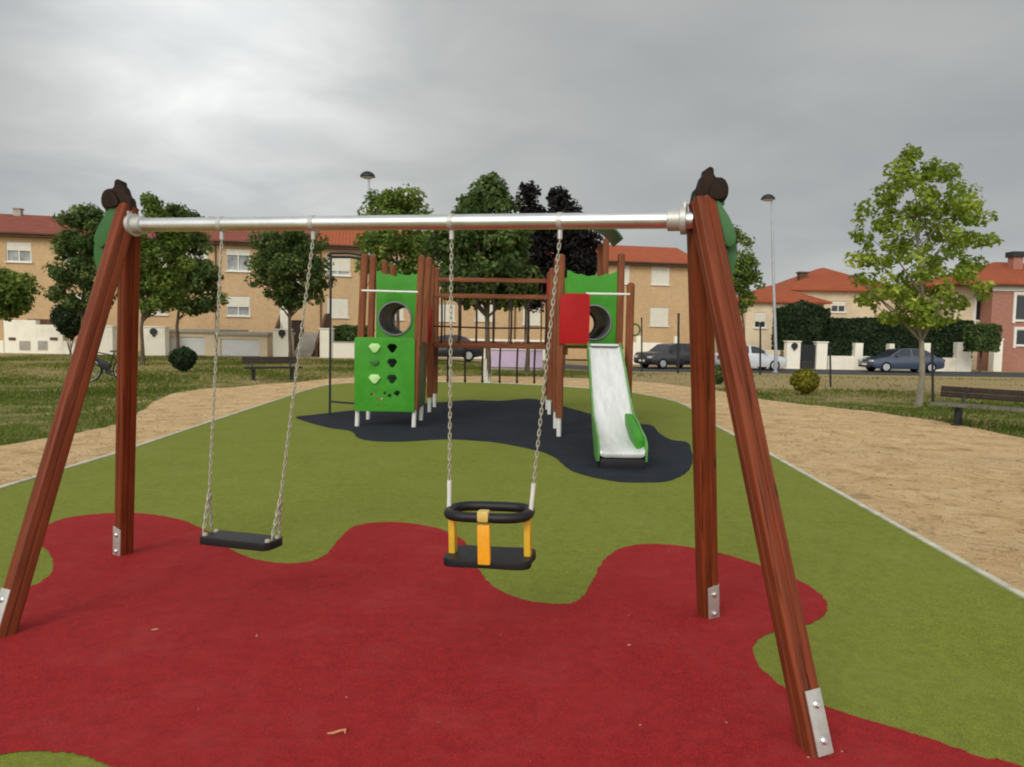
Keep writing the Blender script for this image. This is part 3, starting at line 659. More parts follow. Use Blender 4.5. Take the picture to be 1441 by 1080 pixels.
# baby swing
c1, c2 = at_beam(635), at_beam(788)
ym = (c1.y + c2.y) / 2; dy = (c2.y - c1.y) * .25
t1, t2 = D(632, 716, ym - dy), D(747, 720, ym + dy)
bs = thing('baby_swing', 'black and yellow baby swing seat with safety ring hanging at right', 'swing', ((t1.x + t2.x) / 2, (t1.y + t2.y) / 2, t1.z - .32))
for a_, b_ in ((c1, t1), (c2, t2)):
    hanger(a_, bs); kn = a_.lerp(b_, .90)
    chain(a_ + Vector((0, 0, -.08)), kn, 'chain', bs)
    MB().tube([kn, kn.lerp(b_, .5), b_], [.012, .011, .012], 10).build('chain_sleeve', 'white_metal', bs)
sd = (t2 - t1).normalized(); yv = Vector((-sd.y, sd.x, 0)).normalized(); zv = sd.cross(yv); ct = (t1 + t2) / 2
ring = [ct + sd * (.203 * math.copysign(abs(math.cos(a)) ** .55, math.cos(a))) + yv * (.125 * math.copysign(abs(math.sin(a)) ** .7, math.sin(a))) - zv * .01 for a in np.linspace(0, 2 * math.pi, 41)[:-1]]
MB().tube(ring, .026, 12, closed=True).build('safety_ring', 'black', bs)
cb_ = ct - zv * .243
MB().plate(catmull([(-.20, -.12), (0, -.125), (.20, -.12), (.217, 0), (.20, .12), (0, .125), (-.20, .12), (-.217, 0)], 5), [], lambda u, t: cb_ + sd * u + yv * t - zv * .02, .04, zv).build('seat', 'black', bs, bevel=.010)
rot_s = Matrix((sd, yv, zv)).transposed()
for u_ in (-.195, .195):
    MB().box(ct + sd * u_ - zv * .122, (.034, .055, .22), rot_s).build('side_panel', 'yellow', bs, bevel=.008)
st_ = MB().box(ct - yv * .126 - zv * .142, (.064, .028, .20), rot_s).build('front_strap', 'orange', bs, bevel=.008)
MB().box(ct - yv * .125 + zv * .0, (.058, .058, .056), rot_s).build('strap_clip', 'clip', st_, bevel=.012)

# ------------------------------------------------------------------ playset
PL = Vector((-0.4, 13.2, 0)); ps = thing('playset', 'wooden climbing playset with green panels, steel slide and rope bridge on dark rubber', 'playset', PL)
PROF = post_profile(.115, 0, .3)
def post(b0, t0):
    a = Vector(b0); t_ = Vector(t0)
    f = a.lerp(t_, .30 / t_.z)
    p_ = profile_beam('post', f, t_, PROF, 'wood2', ps)
    ft = MB().tube([Vector((0, 0, -(f - a).length)), Vector((0, 0, .14))], .050 if 0 else .036, 10)
    ft.build('post_foot', 'white_metal', p_, world=False)
    for zc in ((t_ - f).length + .0,):
        MB().lathe((0, 0, zc), [(.052, 0), (.05, .012), (.02, .03)], 12).build('post_cap', 'wood2', p_, world=False)
    return p_
X0, X1, X2, X3 = -2.53, -1.60, .73, 1.75
for x, y, dx, zt in ((X0, 12.15, .12, 2.78), (X1, 12.15, .11, 2.78), (X0, 13.1, .08, 2.86), (X1, 13.1, .12, 2.84),
                     (X0 + .03, 14.45, .02, 2.9), (X1, 14.45, .03, 2.82), (X0 + .03, 15.4, .02, 2.9), (X1, 15.4, .02, 2.85),
                     (X2, 11.35, -.02, 2.75), (X3 + .02, 11.35, 0, 2.34), (X2, 12.3, -.02, 2.80), (X3, 12.3, 0, 2.88),
                     (X2, 14.4, 0, 2.8), (X3, 14.4, 0, 3.38), (X2, 15.3, 0, 2.8), (X3, 15.3, 0, 3.38)):
    post((x, y, 0), (x + dx, y, zt))
def deck(x0, x1, y0, y1, z):
    mb = MB(); k = 7; w_ = (y1 - y0) / k
    for i in range(k): mb.box(((x0 + x1) / 2, y0 + w_ * (i + .5), z), (x1 - x0, w_ - .012, .04))
    for x in (x0 + .03, x1 - .03): mb.box((x, (y0 + y1) / 2, z - .07), (.05, y1 - y0, .10))
    mb.build('platform', 'wood2', ps)
deck(X0 + .06, X1 - .06, 12.2, 13.05, 1.40); deck(X0 + .06, X1 - .06, 14.5, 15.35, 1.36); deck(X2 + .06, X3 - .06, 11.4, 12.25, 1.38); deck(X2 + .06, X3 - .06, 14.45, 15.25, 1.36)
def circle(cx, cz, r, n=28): return [(cx + r * math.cos(2 * math.pi * k / n), cz + r * math.sin(2 * math.pi * k / n)) for k in range(n)]
def vpanel(name, outer, holes, y, t, m, parent=None, bevel=.004):
    return MB().plate(outer, holes, lambda u, z: Vector((u, y, z)), t, (0, 1, 0)).build(name, m, parent or ps, bevel=bevel)
# climbing panel with cut hand holds
px0 = X0 - .025; px1 = X1 + .02; z0, z1 = .27, 1.47; wv = .155
def gem(cx, cz, s=.105, h_=.09): return [(cx - s, cz + h_ * .25), (cx - s * .55, cz + h_ * .85), (cx + s * .55, cz + h_ * .85), (cx + s, cz + h_ * .25), (cx + s * .25, cz - h_ * .9), (cx - s * .25, cz - h_ * .9)]
holes = []; HOLDS = []
for k, zc in enumerate((1.30, 1.06, .80, .55)):
    if k in (0, 2): HOLDS.append(gem(px0 + .33, zc, .10, .085))
    if k == 1: HOLDS.append(gem(px0 + .33, zc, .08, .05))
    if k < 3: holes.append(gem(px0 + .61, zc, .085, .08))
for u_, zc, a_ in ((.30, .55, .042), (.41, .47, .05), (.49, .57, .035), (.57, .53, .04), (.69, .57, .06), (.41, .37, .028)):
    holes.append([(px0 + u_ - a_ * 1.0, zc), (px0 + u_, zc + a_ * .8), (px0 + u_ + a_, zc + a_ * .4), (px0 + u_ + a_ * .2, zc - a_ * .9)])
vpanel('climbing_panel', [(px0, z0), (px1, z0), (px1, z1 - .02), (px1 - .03, z1), (px0 + .03, z1), (px0, z1 - .02)], holes, 12.06, .03, 'pgreen')
for q, hp in enumerate(HOLDS): vpanel('hand_hold', hp, [], 12.03, .05, 'palegreen' if q != 1 else 'lgreen', bevel=.012)
vpanel('dark_backing', [(X0 + .30, .32), (X1 - .08, .32), (X1 - .08, 1.36), (X0 + .30, 1.36)], [], 12.95, .02, 'roofgreen')  # dark board added behind the cut holes so they show dark
# green side board of the left tower (edge seen from the front)
def tunnel_panel(x0, x1, y, zb, zt, hx, hz, hr, m='pgreen'):
    top = [(x0 + (x1 - x0) * i / 14, zt - .07 + .085 * (abs(2 * i / 14 - 1) ** 2) + .012 * math.sin(i * 1.9)) for i in range(14, -1, -1)]
    p_ = vpanel('tunnel_panel', [(x0, zb), (x1, zb)] + top, [circle(hx, hz, hr)], y, .025, m)
    rg = [Vector((hx + math.cos(a) * (hr + .012), y - .012, hz + math.sin(a) * (hr + .012))) for a in np.linspace(0, 2 * math.pi, 33)[:-1]]
    MB().tube(rg, .016, 8, closed=True).build('hole_rim', 'grey', p_)
def tunnel(hx, hz, hr, ya, yb):
    n = 28; vs = []; fs_ = []
    ys_ = np.linspace(ya, yb, 13)
    for i, y in enumerate(ys_):
        for r_ in (hr, hr + .02):
            r2 = r_ + (.012 if i % 2 else 0)
            for k in range(n): a = 2 * math.pi * k / n; vs.append((hx + r2 * math.cos(a), y, hz + r2 * math.sin(a)))
    for i in range(len(ys_) - 1):
        for q in (0, 1):
            for k in range(n):
                k2 = (k + 1) % n; fs_.append((i * 2 * n + q * n + k, i * 2 * n + q * n + k2, (i + 1) * 2 * n + q * n + k2, (i + 1) * 2 * n + q * n + k))
    t_ = MB().add(vs, fs_).build('crawl_tunnel', 'grey', ps, smooth_ang=60)
    rg = [Vector((hx + math.cos(a) * (hr - .012), yb, hz + math.sin(a) * (hr - .012))) for a in np.linspace(0, 2 * math.pi, 33)[:-1]]
    MB().tube(rg, .026, 8, closed=True).build('tunnel_rim', 'ltgrey', t_)
tunnel_panel(X0 + .14, X1 + .0, 13.06, 1.40, 2.60, -2.06, 1.79, .275); tunnel(-2.06, 1.79, .27, 13.09, 14.42)
tunnel_panel(X2 + .14, X3 - .06, 12.26, 1.38, 2.60, 1.32, 1.77, .27); tunnel(1.32, 1.77, .265, 12.29, 14.38)
for x0, x1, y in ((X0 + .1, X1 + .02, 15.42), (X2 + .05, X3 - .05, 15.32)):
    top = [(x0 + (x1 - x0) * i / 10, 2.74 + .08 * (abs(2 * i / 10 - 1) ** 2) - .04) for i in range(10, -1, -1)]
    vpanel('back_panel', [(x0, 2.26), (x1, 2.26)] + top, [], y, .025, 'pgreen')
# red boards
vpanel('red_panel', [(X2 - .03, 1.43), (X2 + .40, 1.43), (X2 + .42, 1.46), (X2 + .42, 2.15), (X2 + .38, 2.19), (X2 + .05, 2.19), (X2 - .03, 2.12)], [], 11.26, .03, 'pred')
vpanel('red_panel', [(X1 - .30, 1.40), (X1 + .03, 1.40), (X1 + .03, 2.0), (X1 - .03, 2.12), (X1 - .30, 2.12)], [], 14.36, .03, 'pred')
vpanel('red_panel', [(X2 - .05, 2.28), (X2 + .12, 2.28), (X2 + .12, 2.66), (X2 - .05, 2.66)], [], 15.2, .03, 'pred')
MB().plate([(11.4, .34), (12.3, .34), (12.3, 1.36), (11.4, 1.36)], [], lambda u, z: Vector((X2 - .012, u + .95, z)), .02, (1, 0, 0)) if 0 else None
MB().plate([(12.15, .30), (13.06, .30), (13.06, 1.40), (12.15, 1.40)], [], lambda u, z: Vector((X1 + .052, u, z)), .02, (1, 0, 0)).build('side_panel', 'roofgreen', ps)
# steel grab bars
MB().tube([(X0 + .08, 12.10, 2.22), (X1 + .06, 12.10, 2.21)], .017, 10).build('grab_bar', 'white_metal', ps)
MB().tube([(X2 + .36, 11.29, 2.19), (X3, 11.29, 2.19)], .017, 10).build('grab_bar', 'white_metal', ps)
MB().tube([(X3 + .10 + .075 * math.cos(a), 11.34, 1.66 + .085 * math.sin(a)) for a in np.linspace(0, 2 * math.pi, 21)[:-1]], .014, 8, closed=True).tube([(X3 + .03, 11.34, 1.66), (X3 + .035 + .0, 11.34, 1.66)], .02, 8).build('ring_handle', 'lgreen', ps)
# fire pole
MB().tube([(-3.33, 13.6, 0), (-3.31, 13.6, 2.90)], .022, 12).build('slide_pole', 'darkmetal', ps)
MB().tube([(-2.47, 13.12, 2.86), (-2.9, 13.25, 2.93), (-3.28, 13.52, 2.95), (-3.36, 13.62, 2.92), (-3.31, 13.7, 2.90), (-2.95, 13.55, 2.89), (-2.46, 13.2, 2.80)], .025, 10).build('pole_bracket', 'darkmetal', ps)
MB().tube([(-3.33, 13.6, .27), (-2.5, 13.12, .27)], .018, 8).build('pole_brace', 'darkmetal', ps)
# rope bridge between the rear towers
def beam(p0, p1, w_, h_, name='bridge_beam'):
    profile_beam(name, p0, p1, [(-h_ / 2, -w_ / 2), (h_ / 2, -w_ / 2), (h_ / 2, w_ / 2), (-h_ / 2, w_ / 2)], 'wood2', ps, ref=(0, 0, 1), bevel=.006)
beam((X1, 14.46, 1.32), (X2, 14.41, 1.32), .06, .10); beam((X1, 15.36, 1.32), (X2, 15.31, 1.32), .06, .10)
beam((X1 - .0, 14.46, 2.27), (X2, 14.41, 2.27), .07, .085); beam((X1 + .05, 15.36, 2.64), (X2, 15.31, 2.64), .07, .085)
mb = MB()
for i in range(14): mb.box((X1 + .12 + i * .158, 14.9, 1.385), (.14, .86, .03))
mb.build('bridge_deck', 'wood2', ps)
mb = MB()
for i in range(7):
    x = X1 + .22 + i * .335; y = 14.44
    mb.tube([(x, y, 2.25), (x + .01, y - .02, 1.75), (x, y - .01, 1.36)], .020, 7)
    if i < 6:
        mb.tube([(x + .14, y, 1.28), (x + .13, y - .03, .95), (x + .135, y - .02, .64)], .019, 7)
        mb.lathe((x + .135, y - .02, .60), [(.01, 0), (.026, .02), (.026, .05), (.012, .07)], 8)
for z in (1.68,): mb.tube([(X1 + .05, 14.44, z), ((X1 + X2) / 2, 14.43, z - .02), (X2 - .05, 14.42, z)], .017, 7)
mb.build('rope_net', 'rope', ps)
mb = MB()
for i in range(7):
    x = X1 + .2 + i * .33; mb.tube([(x, 15.34, 2.62), (x, 15.34, 1.36)], .013, 7)
mb.build('rope_net', 'rope', ps)
# curved roof of the right rear tower
n = 16; xc = (X2 + X3) / 2; rv = []
vs = []; fs_ = []
for i in range(n + 1):
    a = math.pi * (0.44 + .40 * i / n); x = xc - .90 * math.cos(a); z = 2.98 + .80 * math.sin(a)
    for y in (14.2, 15.5):
        vs += [(x, y, z), (xc - .93 * math.cos(a), y, 2.98 + .835 * math.sin(a))]
for i in range(n):
    o = i * 4; fs_ += [(o, o + 2, o + 6, o + 4), (o + 1, o + 5, o + 7, o + 3), (o, o + 4, o + 5, o + 1), (o + 2, o + 3, o + 7, o + 6)]
fs_ += [(0, 1, 3, 2), (n * 4, n * 4 + 2, n * 4 + 3, n * 4 + 1)]
MB().add(vs, fs_).build('curved_roof', 'roofgreen', ps)
# slide: bed with green cheeks
path = [(11.42, 1.41), (11.28, 1.40), (11.12, 1.36), (10.9, 1.24), (9.62, .405), (9.45, .32), (9.30, .275), (9.0, .245), (8.76, .225), (8.69, .20), (8.68, .145)]
def xr(y):
    f = (11.3 - y) / 2.5; return 1.15 - .10 * f, 1.60 - .02 * f
vs = []; fs_ = []
for y, z in path:
    a, b = xr(y)
    for x, dz in ((a, .03), (a + .03, .008), (a + .06, 0), (b - .06, 0), (b - .03, .008), (b, .03)): vs.append((x, y, z + dz))
for i in range(len(path) - 1):
    for k in range(5): fs_.append((i * 6 + k, i * 6 + k + 1, i * 6 + 7 + k, i * 6 + 6 + k))
sl = MB().add(vs, fs_).build('slide', 'slide', ps, smooth_ang=50)
so = sl.modifiers.new('solid', 'SOLIDIFY'); so.thickness = .02; so.offset = -1
MB().box((1.37, 11.22, 1.425), (.43, .16, .03)).build('slide_lip', 'ltgrey', sl, bevel=.008)
for s_ in (0, 1):
    prof = []
    up = [(11.30, 1.47), (11.0, 1.37), (10.0, .70), (9.66, .53), (9.55, .52), (9.40, .50), (9.1, .43), (8.80, .38), (8.66, .30), (8.67, .10)]
    dn = [(8.95, .05), (9.25, .08), (9.55, .24), (9.8, .40), (10.9, 1.12), (11.30, 1.26)]
    prof = up + dn
    xf = lambda u, z, s_=s_: Vector((xr(u)[s_] + (.004 if s_ else -.026), u, z))
    MB().plate(prof, [], xf, .022, (1, 0, 0)).build('slide_cheek', 'cheek', sl, bevel=.005)
    if s_: MB().plate([(9.70, .56), (9.40, .50), (8.95, .40), (8.80, .34), (8.82, .225), (9.3, .28), (9.64, .42)], [], lambda u, z: Vector((xr(u)[1] - .10 + (9.3 - u) * .03, u, z)), .095, (1, 0, 0)).build('slide_guard', 'pgreen', sl, bevel=.015)
for x in (1.12, 1.52): MB().tube([(x, 8.98, 0), (x, 8.98, .22)], .03, 10).build('slide_foot', 'darkmetal', sl)
MB().box((1.32, 8.81, .065), (.53, .24, .13)).build('slide_end_shade', 'black', sl, bevel=.01)  # black block stands in for the shade under the slide end

# ------------------------------------------------------------------ benches
def make_bench(label, L=1.7, sm='wood_bench', inset=.28):
    t = thing('park_bench', label, 'bench', group='park benches')
    for i in range(3): MB().box((0, -.22 + i * .135, .38), (L, .122, .055)).build('seat_plank', sm, t, bevel=.008, world=False)
    rb = Matrix.Rotation(R(-14), 3, 'X')
    for i in range(2): MB().box((0, .215 + i * .027, .545 + i * .105), (L, .04, .099), rb).build('back_plank', 'wood_bench', t, bevel=.008, world=False)
    for s_ in (-1, 1):
        x = s_ * (L / 2 - inset)
        MB().box((x, -.04, .17), (.09, .17, .35)).box((x, -.05, .335), (.07, .46, .05)).box((x, -.04, .015), (.12, .34, .03)).build('bench_leg', 'darkmetal', t, bevel=.006, world=False)
        MB().tube([(x, .08, .34), (x, .19, .45), (x, .275, .70)], .03, 8).build('back_support', 'darkmetal', t, world=False)
    return t
b1 = make_bench('brown park bench with high dark back plank on the grass before the houses')
p_ = P(382, 535); b1.location = (p_.x, p_.y + .1, 0); b1.rotation_euler = (0, 0, R(28))
b2 = make_bench('weathered park bench at the right edge beside the young tree', 2.7, 'wood_bench2', .42)
a_ = R(-50); b2.rotation_euler = (0, 0, a_); e_ = D(1308, 568, 14.0)
b2.location = (e_.x + math.cos(a_) * 1.35 - math.sin(a_) * .28, e_.y + math.sin(a_) * 1.35 + math.cos(a_) * .28, 0)

# ------------------------------------------------------------------ bicycle
wa, wb = P(126, 537), P(183, 537); bk = thing('bicycle', 'dark bicycle standing on the grass behind the left swing legs', 'bicycle', ((wa.x + wb.x) / 2, wa.y, 0))
ya = wa.y; rw = .33
def wheel(x):
    w_ = MB().tube([(x + rw * math.cos(a), ya, rw + .0 + rw * math.sin(a)) for a in np.linspace(0, 2 * math.pi, 33)[:-1]], .022, 8, closed=True).build('wheel', 'tyre', bk)
    mb = MB().tube([(x + (rw - .03) * math.cos(a), ya, rw + (rw - .03) * math.sin(a)) for a in np.linspace(0, 2 * math.pi, 33)[:-1]], .010, 6, closed=True).tube([(x, ya - .05, rw), (x, ya + .05, rw)], .025, 8)
    for k in range(14):
        a = k * 2 * math.pi / 14; mb.tube([(x, ya + .03 * (-1) ** k, rw), (x + (rw - .03) * math.cos(a), ya, rw + (rw - .03) * math.sin(a))], .003, 4)
    mb.build('rim', 'rim', w_)
wheel(wa.x); wheel(wb.x)
Lx, Rx = wa.x, wb.x; mx = (Lx + Rx) / 2 + .05
MB().tube([(Lx, ya, rw), (Lx + .12, ya, .80), (Lx + .16, ya, .95)], .018, 8).tube([(Lx + .13, ya, .78), (mx, ya, .30), (mx + .15, ya, .82)], .02, 8).tube([(Lx + .14, ya, .84), (mx + .14, ya, .74)], .018, 8).tube([(mx, ya, .30), (Rx, ya, rw), (mx + .12, ya, .72)], .014, 8).build('frame', 'darkmetal', bk)
MB().tube([(Lx + .10, ya - .27, 1.0), (Lx + .16, ya - .15, .98), (Lx + .16, ya + .15, .98), (Lx + .10, ya + .27, 1.0)], .014, 8).build('handlebar', 'darkmetal', bk)
MB().box((mx + .17, ya, .86), (.25, .14, .05), None, .7).build('saddle', 'black', bk, bevel=.015)
MB().lathe((mx, ya - .04, .30), [(.10, -.004), (.10, .004)], 20, Matrix.Rotation(R(90), 3, 'X')).box((mx + .08, ya - .09, .24), (.19, .02, .025), Matrix.Rotation(R(35), 3, 'Y')).box((mx - .08, ya + .09, .36), (.19, .02, .025), Matrix.Rotation(R(35), 3, 'Y')).box((mx + .16, ya - .14, .19), (.1, .09, .02)).box((mx - .16, ya + .14, .41), (.1, .09, .02)).build('crank', 'darkmetal', bk)
MB().box((mx - .12, ya, .46), (.34, .12, .22), Matrix.Rotation(R(28), 3, 'Y')).build('frame_bag', 'black', bk, bevel=.03)
MB().tube([(Lx + .37 * math.cos(a), ya, rw + .37 * math.sin(a)) for a in np.linspace(R(-20), R(120), 14)], .02, 6).build('mudguard', 'darkmetal', bk)

# ------------------------------------------------------------------ street lamps
def lamp(label, base, Y, top_py, top_px, arm=-.35):
    b = Vector((D(base, 500, Y).x, Y, 0)); b.z = ZG(b.x, Y); tp = D(top_px, top_py, Y)
    t = thing('street_lamp', label, 'street lamp', b, group='tall street lamps')
    MB().tube([b + Vector((0, 0, -.05)), b + Vector((0, 0, .9))], .10, 12).lathe(b, [(.17, 0), (.17, .03), (.11, .05)], 12).build('pole_base', 'pole', t)
    MB().tube([b + Vector((0, 0, .9)), b.lerp(tp, .6), tp - Vector((0, 0, .12))], [.085, .07, .05], 12).tube([tp - Vector((0, 0, .16)), tp + Vector((arm * .5, 0, -.12)), tp + Vector((arm, 0, -.1))], .035, 8).build('pole', 'pole', t)
    h_ = tp + Vector((arm * .55, 0, -.13))
    MB().lathe(h_, [(.36, -.03), (.37, .0), (.33, .10), (.22, .20), (.08, .25), (.01, .255)], 18).build('lamp_head', 'darkmetal', t)
    MB().lathe(h_, [(.05, -.12), (.22, -.09), (.32, -.035)], 18).build('lamp_lens', 'ltgrey', t)
lamp('tall grey street lamp with dark dome head right of the swing set', 1092, 40, 277, 1086)
lamp('dark dome street lamp rising behind the tree at centre left', 522, 37, 245, 519, -.1)

# ------------------------------------------------------------------ thin stakes
STK = 'thin dark posts on the verge'
def stake(label, px, py, top_px, top_py, r=.03, Y=None):
    b = P(px, py) if Y is None else Vector((D(px, 500, Y).x, Y, 0)); b.z = ZG(b.x, b.y); tp = D(top_px, top_py, b.y)
    t = thing('post', label, 'post', b, group=STK)
    MB().tube([b - Vector((0, 0, .05)), tp], [r, r * .9], 8).build('shaft', 'darkmetal', t)
    MB().lathe(tp, [(r * 1.3, -.03), (r * 1.3, .01), (r * .5, .03)], 8).build('cap', 'darkmetal', t)
stake('dark thin post on the dry grass right of the yellow green bush', 1169, 545, 1168, 490, .035)
stake('dark thin post standing between the pale tree trunk and the right bench', 1313, 568, 1312, 492, .03)
stake('dark thin post in front of the silver car', 1071, 515, 1070, 455, .05, 37)
stake('dark thin post in front of the black car', 955, 518, 955, 442, .06, 37)
stake('dark thin post left of the black car', 904, 512, 903, 448, .04, 38)

# ------------------------------------------------------------------ cars
def make_car(label, paint, loc, rz, L=4.2, Wd=1.72, H=1.45, est=False):
    t = thing('parked_car', label, 'car', loc, rz, 'cars parked along the road')
    s = L / 4.2; k = H / 1.45
    lo = [(-2.1, .32), (-2.12, .55), (-2.05, .80), (-1.95, .90), (-1.0, .97), (1.2, .95), (1.85, .93), (2.05, .84), (2.12, .55), (2.08, .30), (1.72, .22), (-1.7, .22)]
    if not est: lo = [(-2.1, .32), (-2.12, .55), (-2.05, .72), (-1.85, .80), (-1.05, .93), (1.2, .96), (1.95, .93), (2.06, .84), (2.12, .55), (2.08, .30), (1.72, .22), (-1.7, .22)]
    def loft(side, ws):
        vs = []; n = len(side); fs = []
        for q, (w_, dz) in enumerate(ws):
            for x, z in side: vs.append((x * s * (1 - .03 * abs(w_) ** 3), w_ * Wd / 2, (z - (dz if z > .5 else 0)) * k))
        for q in range(len(ws) - 1):
            for i in range(n): fs.append((q * n + i, q * n + (i + 1) % n, (q + 1) * n + (i + 1) % n, (q + 1) * n + i))
        fs += [tuple(range(n)), tuple(range(len(ws) * n - 1, (len(ws) - 1) * n - 1, -1))]
        return MB().add(vs, fs)
    loft(lo, [(-1, .06), (-.93, .0), (0, -.02), (.93, .0), (1, .06)]).build('body', paint, t, bevel=.03, world=False)
    if est: gh = [(-1.1, .94), (-.55, 1.36), (-.2, 1.43), (.9, 1.45), (1.55, 1.38), (1.98, .93)]
    else: gh = [(-1.1, .93), (-.45, 1.34), (-.05, 1.43), (.55, 1.44), (1.05, 1.34), (1.65, .95)]
    g = []; fs = []; n = len(gh)
    for w_ in (-1, 1):
        for x, z in gh: g.append((x * s, w_ * Wd / 2 * (.93 if z < 1 else .74), z * k))
    fs = [tuple(range(n)), tuple(range(2 * n - 1, n - 1, -1))] + [(i, (i + 1) % n, n + (i + 1) % n, n + i) for i in range(n)]
    MB().add(g, fs).build('cabin', paint, t, bevel=.03, world=False)
    def inset(pts, d):
        c = np.mean(pts, 0); return [tuple(c + (np.array(p) - c) * d) for p in pts]
    for w_ in (-1, 1):
        for a, b in (((0, 1, 2), .47), ((5, 4, 3), .53)):
            xm = .18
            pts = [gh[a[0]], gh[a[1]], gh[a[2]], (xm, 1.435), (xm, .955)]
            pts = [(x * .97, z) for x, z in inset(pts, .84)]
            yy = lambda z: w_ * (Wd / 2 * np.interp(z, [.93, 1.44], [.93, .74]) + .006)
            vs = [(x * s, yy(z), z * k) for x, z in pts]; vs += [(x, y - w_ * .02, z) for x, y, z in vs]
            m_ = len(pts); MB().add(vs, [tuple(range(m_)), tuple(range(2 * m_ - 1, m_ - 1, -1))] + [(i, (i + 1) % m_, m_ + (i + 1) % m_, m_ + i) for i in range(m_)]).build('side_window', 'glass', t, world=False)
    for i0, i1, nm in ((0, 1, 'windscreen'), (n - 1, n - 2, 'rear_window')):
        (xa, za), (xb, zb) = gh[i0], gh[i1]; dx = -.012 if i0 == 0 else .012
        vs = []
        for f, wk in ((.08, .84), (.94, .70)):
            x = xa + (xb - xa) * f; z = za + (zb - za) * f; ww = Wd / 2 * wk
            vs += [((x + dx) * s, -ww, z * k + .012), ((x + dx) * s, ww, z * k + .012)]
        vs = vs + [(x - dx * 2, y, z - .02) for x, y, z in vs]
        MB().add(vs, [(0, 1, 3, 2), (4, 6, 7, 5), (0, 2, 6, 4), (1, 5, 7, 3), (0, 4, 5, 1), (2, 3, 7, 6)]).build(nm, 'glass', t, world=False)
    rq = Matrix.Rotation(R(90), 3, 'X')
    for x in (-1.30, 1.28):
        for w_ in (-1, 1):
            c = Vector((x * s, w_ * (Wd / 2 - .09), .31))
            wh = MB().lathe(c, [(.24, -.10), (.30, -.095), (.31, -.05), (.31, .05), (.30, .095), (.24, .10)], 22, rq).build('wheel', 'tyre', t, world=False)
            rm = MB().lathe(c + Vector((0, w_ * .085, 0)), [(.20, -.02), (.21, .0), (.19, .022)], 18, rq)
            rm.build('rim', 'rim', wh, world=False)
    for w_ in (-1, 1):
        MB().box((-2.06 * s, w_ * .62, .66 * k), (.12, .34, .13)).build('headlight', 'lampglass', t, bevel=.03, world=False)
        MB().box((2.07 * s, w_ * .68, .74 * k), (.10, .22, .18)).build('tail_light', 'taillight', t, bevel=.02, world=False)
        MB().box((-.72 * s, w_ * (Wd / 2 + .05), 1.0 * k), (.12, .16, .11)).build('wing_mirror', paint, t, bevel=.02, world=False)
    MB().box((-2.13 * s, 0, .45 * k), (.02, .50, .11)).build('number_plate', 'signwhite', t, world=False)
    MB().box((2.13 * s, 0, .55 * k), (.02, .50, .11)).build('number_plate', 'signwhite', t, world=False)
    MB().box((-2.11 * s, 0, .33 * k), (.05, 1.2, .12)).build('grille', 'black', t, world=False)
    return t
pb = car_paint('paint_black', (.012, .012, .016)); pn = car_paint('paint_blue', (.030, .045, .085)); pw = car_paint('paint_silver', (.62, .64, .67))
def car_at(px, Y): x = D(px, 500, Y).x; return (x, Y, ZG(x, Y))
make_car('black hatchback parked behind the slide tower', pb, car_at(945, 43), R(28), est=True)
make_car('dark blue saloon car parked before the clipped hedge', pn, car_at(1268, 43), R(3), L=4.25, H=1.40)
make_car('silver white car parked behind the tall street lamp', pw, car_at(1052, 42.5), R(186), L=4.0, H=1.42)
make_car('dark car seen under the rope bridge of the playset', pb, car_at(628, 40), R(4), L=3.9, H=1.40)

# ------------------------------------------------------------------ terraced houses
FA = Vector((-33.5, 44.0, 0)); FB = Vector((12.6, 53.6, 0)); fu = (FB - FA).normalized(); fn = Vector((-fu.y, fu.x, 0)); frz = math.atan2(fu.y, fu.x)
def u_of(px):      # photo x -> distance along the facade
    d = ray(px, 470); a = Matrix(((d.x, -fu.x), (d.y, -fu.y))); s_ = a.inverted() @ Vector((FA.x, FA.y)); return s_[1]
def z_of(px, py):
    u = u_of(px); return D(px, py, (FA + fu * u).y).z
def facade(mb, u0, u1, z0, z1, ops, v=0.0, rev=.14):
    us = sorted({u0, u1, *[o[0] for o in ops], *[o[1] for o in ops]}); zs = sorted({z0, z1, *[o[2] for o in ops], *[o[3] for o in ops]})
    for i in range(len(us) - 1):
        for j in range(len(zs) - 1):
            cu, cz = (us[i] + us[i + 1]) / 2, (zs[j] + zs[j + 1]) / 2
            if any(o[0] < cu < o[1] and o[2] < cz < o[3] for o in ops): continue
            mb.add([(us[i], v, zs[j]), (us[i + 1], v, zs[j]), (us[i + 1], v, zs[j + 1]), (us[i], v, zs[j + 1])], [(0, 1, 2, 3)])
    for a, b, c, d in ops:
        for q in (((a, c), (b, c)), ((b, c), (b, d)), ((b, d), (a, d)), ((a, d), (a, c))):
            mb.add([(q[0][0], v, q[0][1]), (q[1][0], v, q[1][1]), (q[1][0], v + rev, q[1][1]), (q[0][0], v + rev, q[0][1])], [(0, 1, 2, 3)])
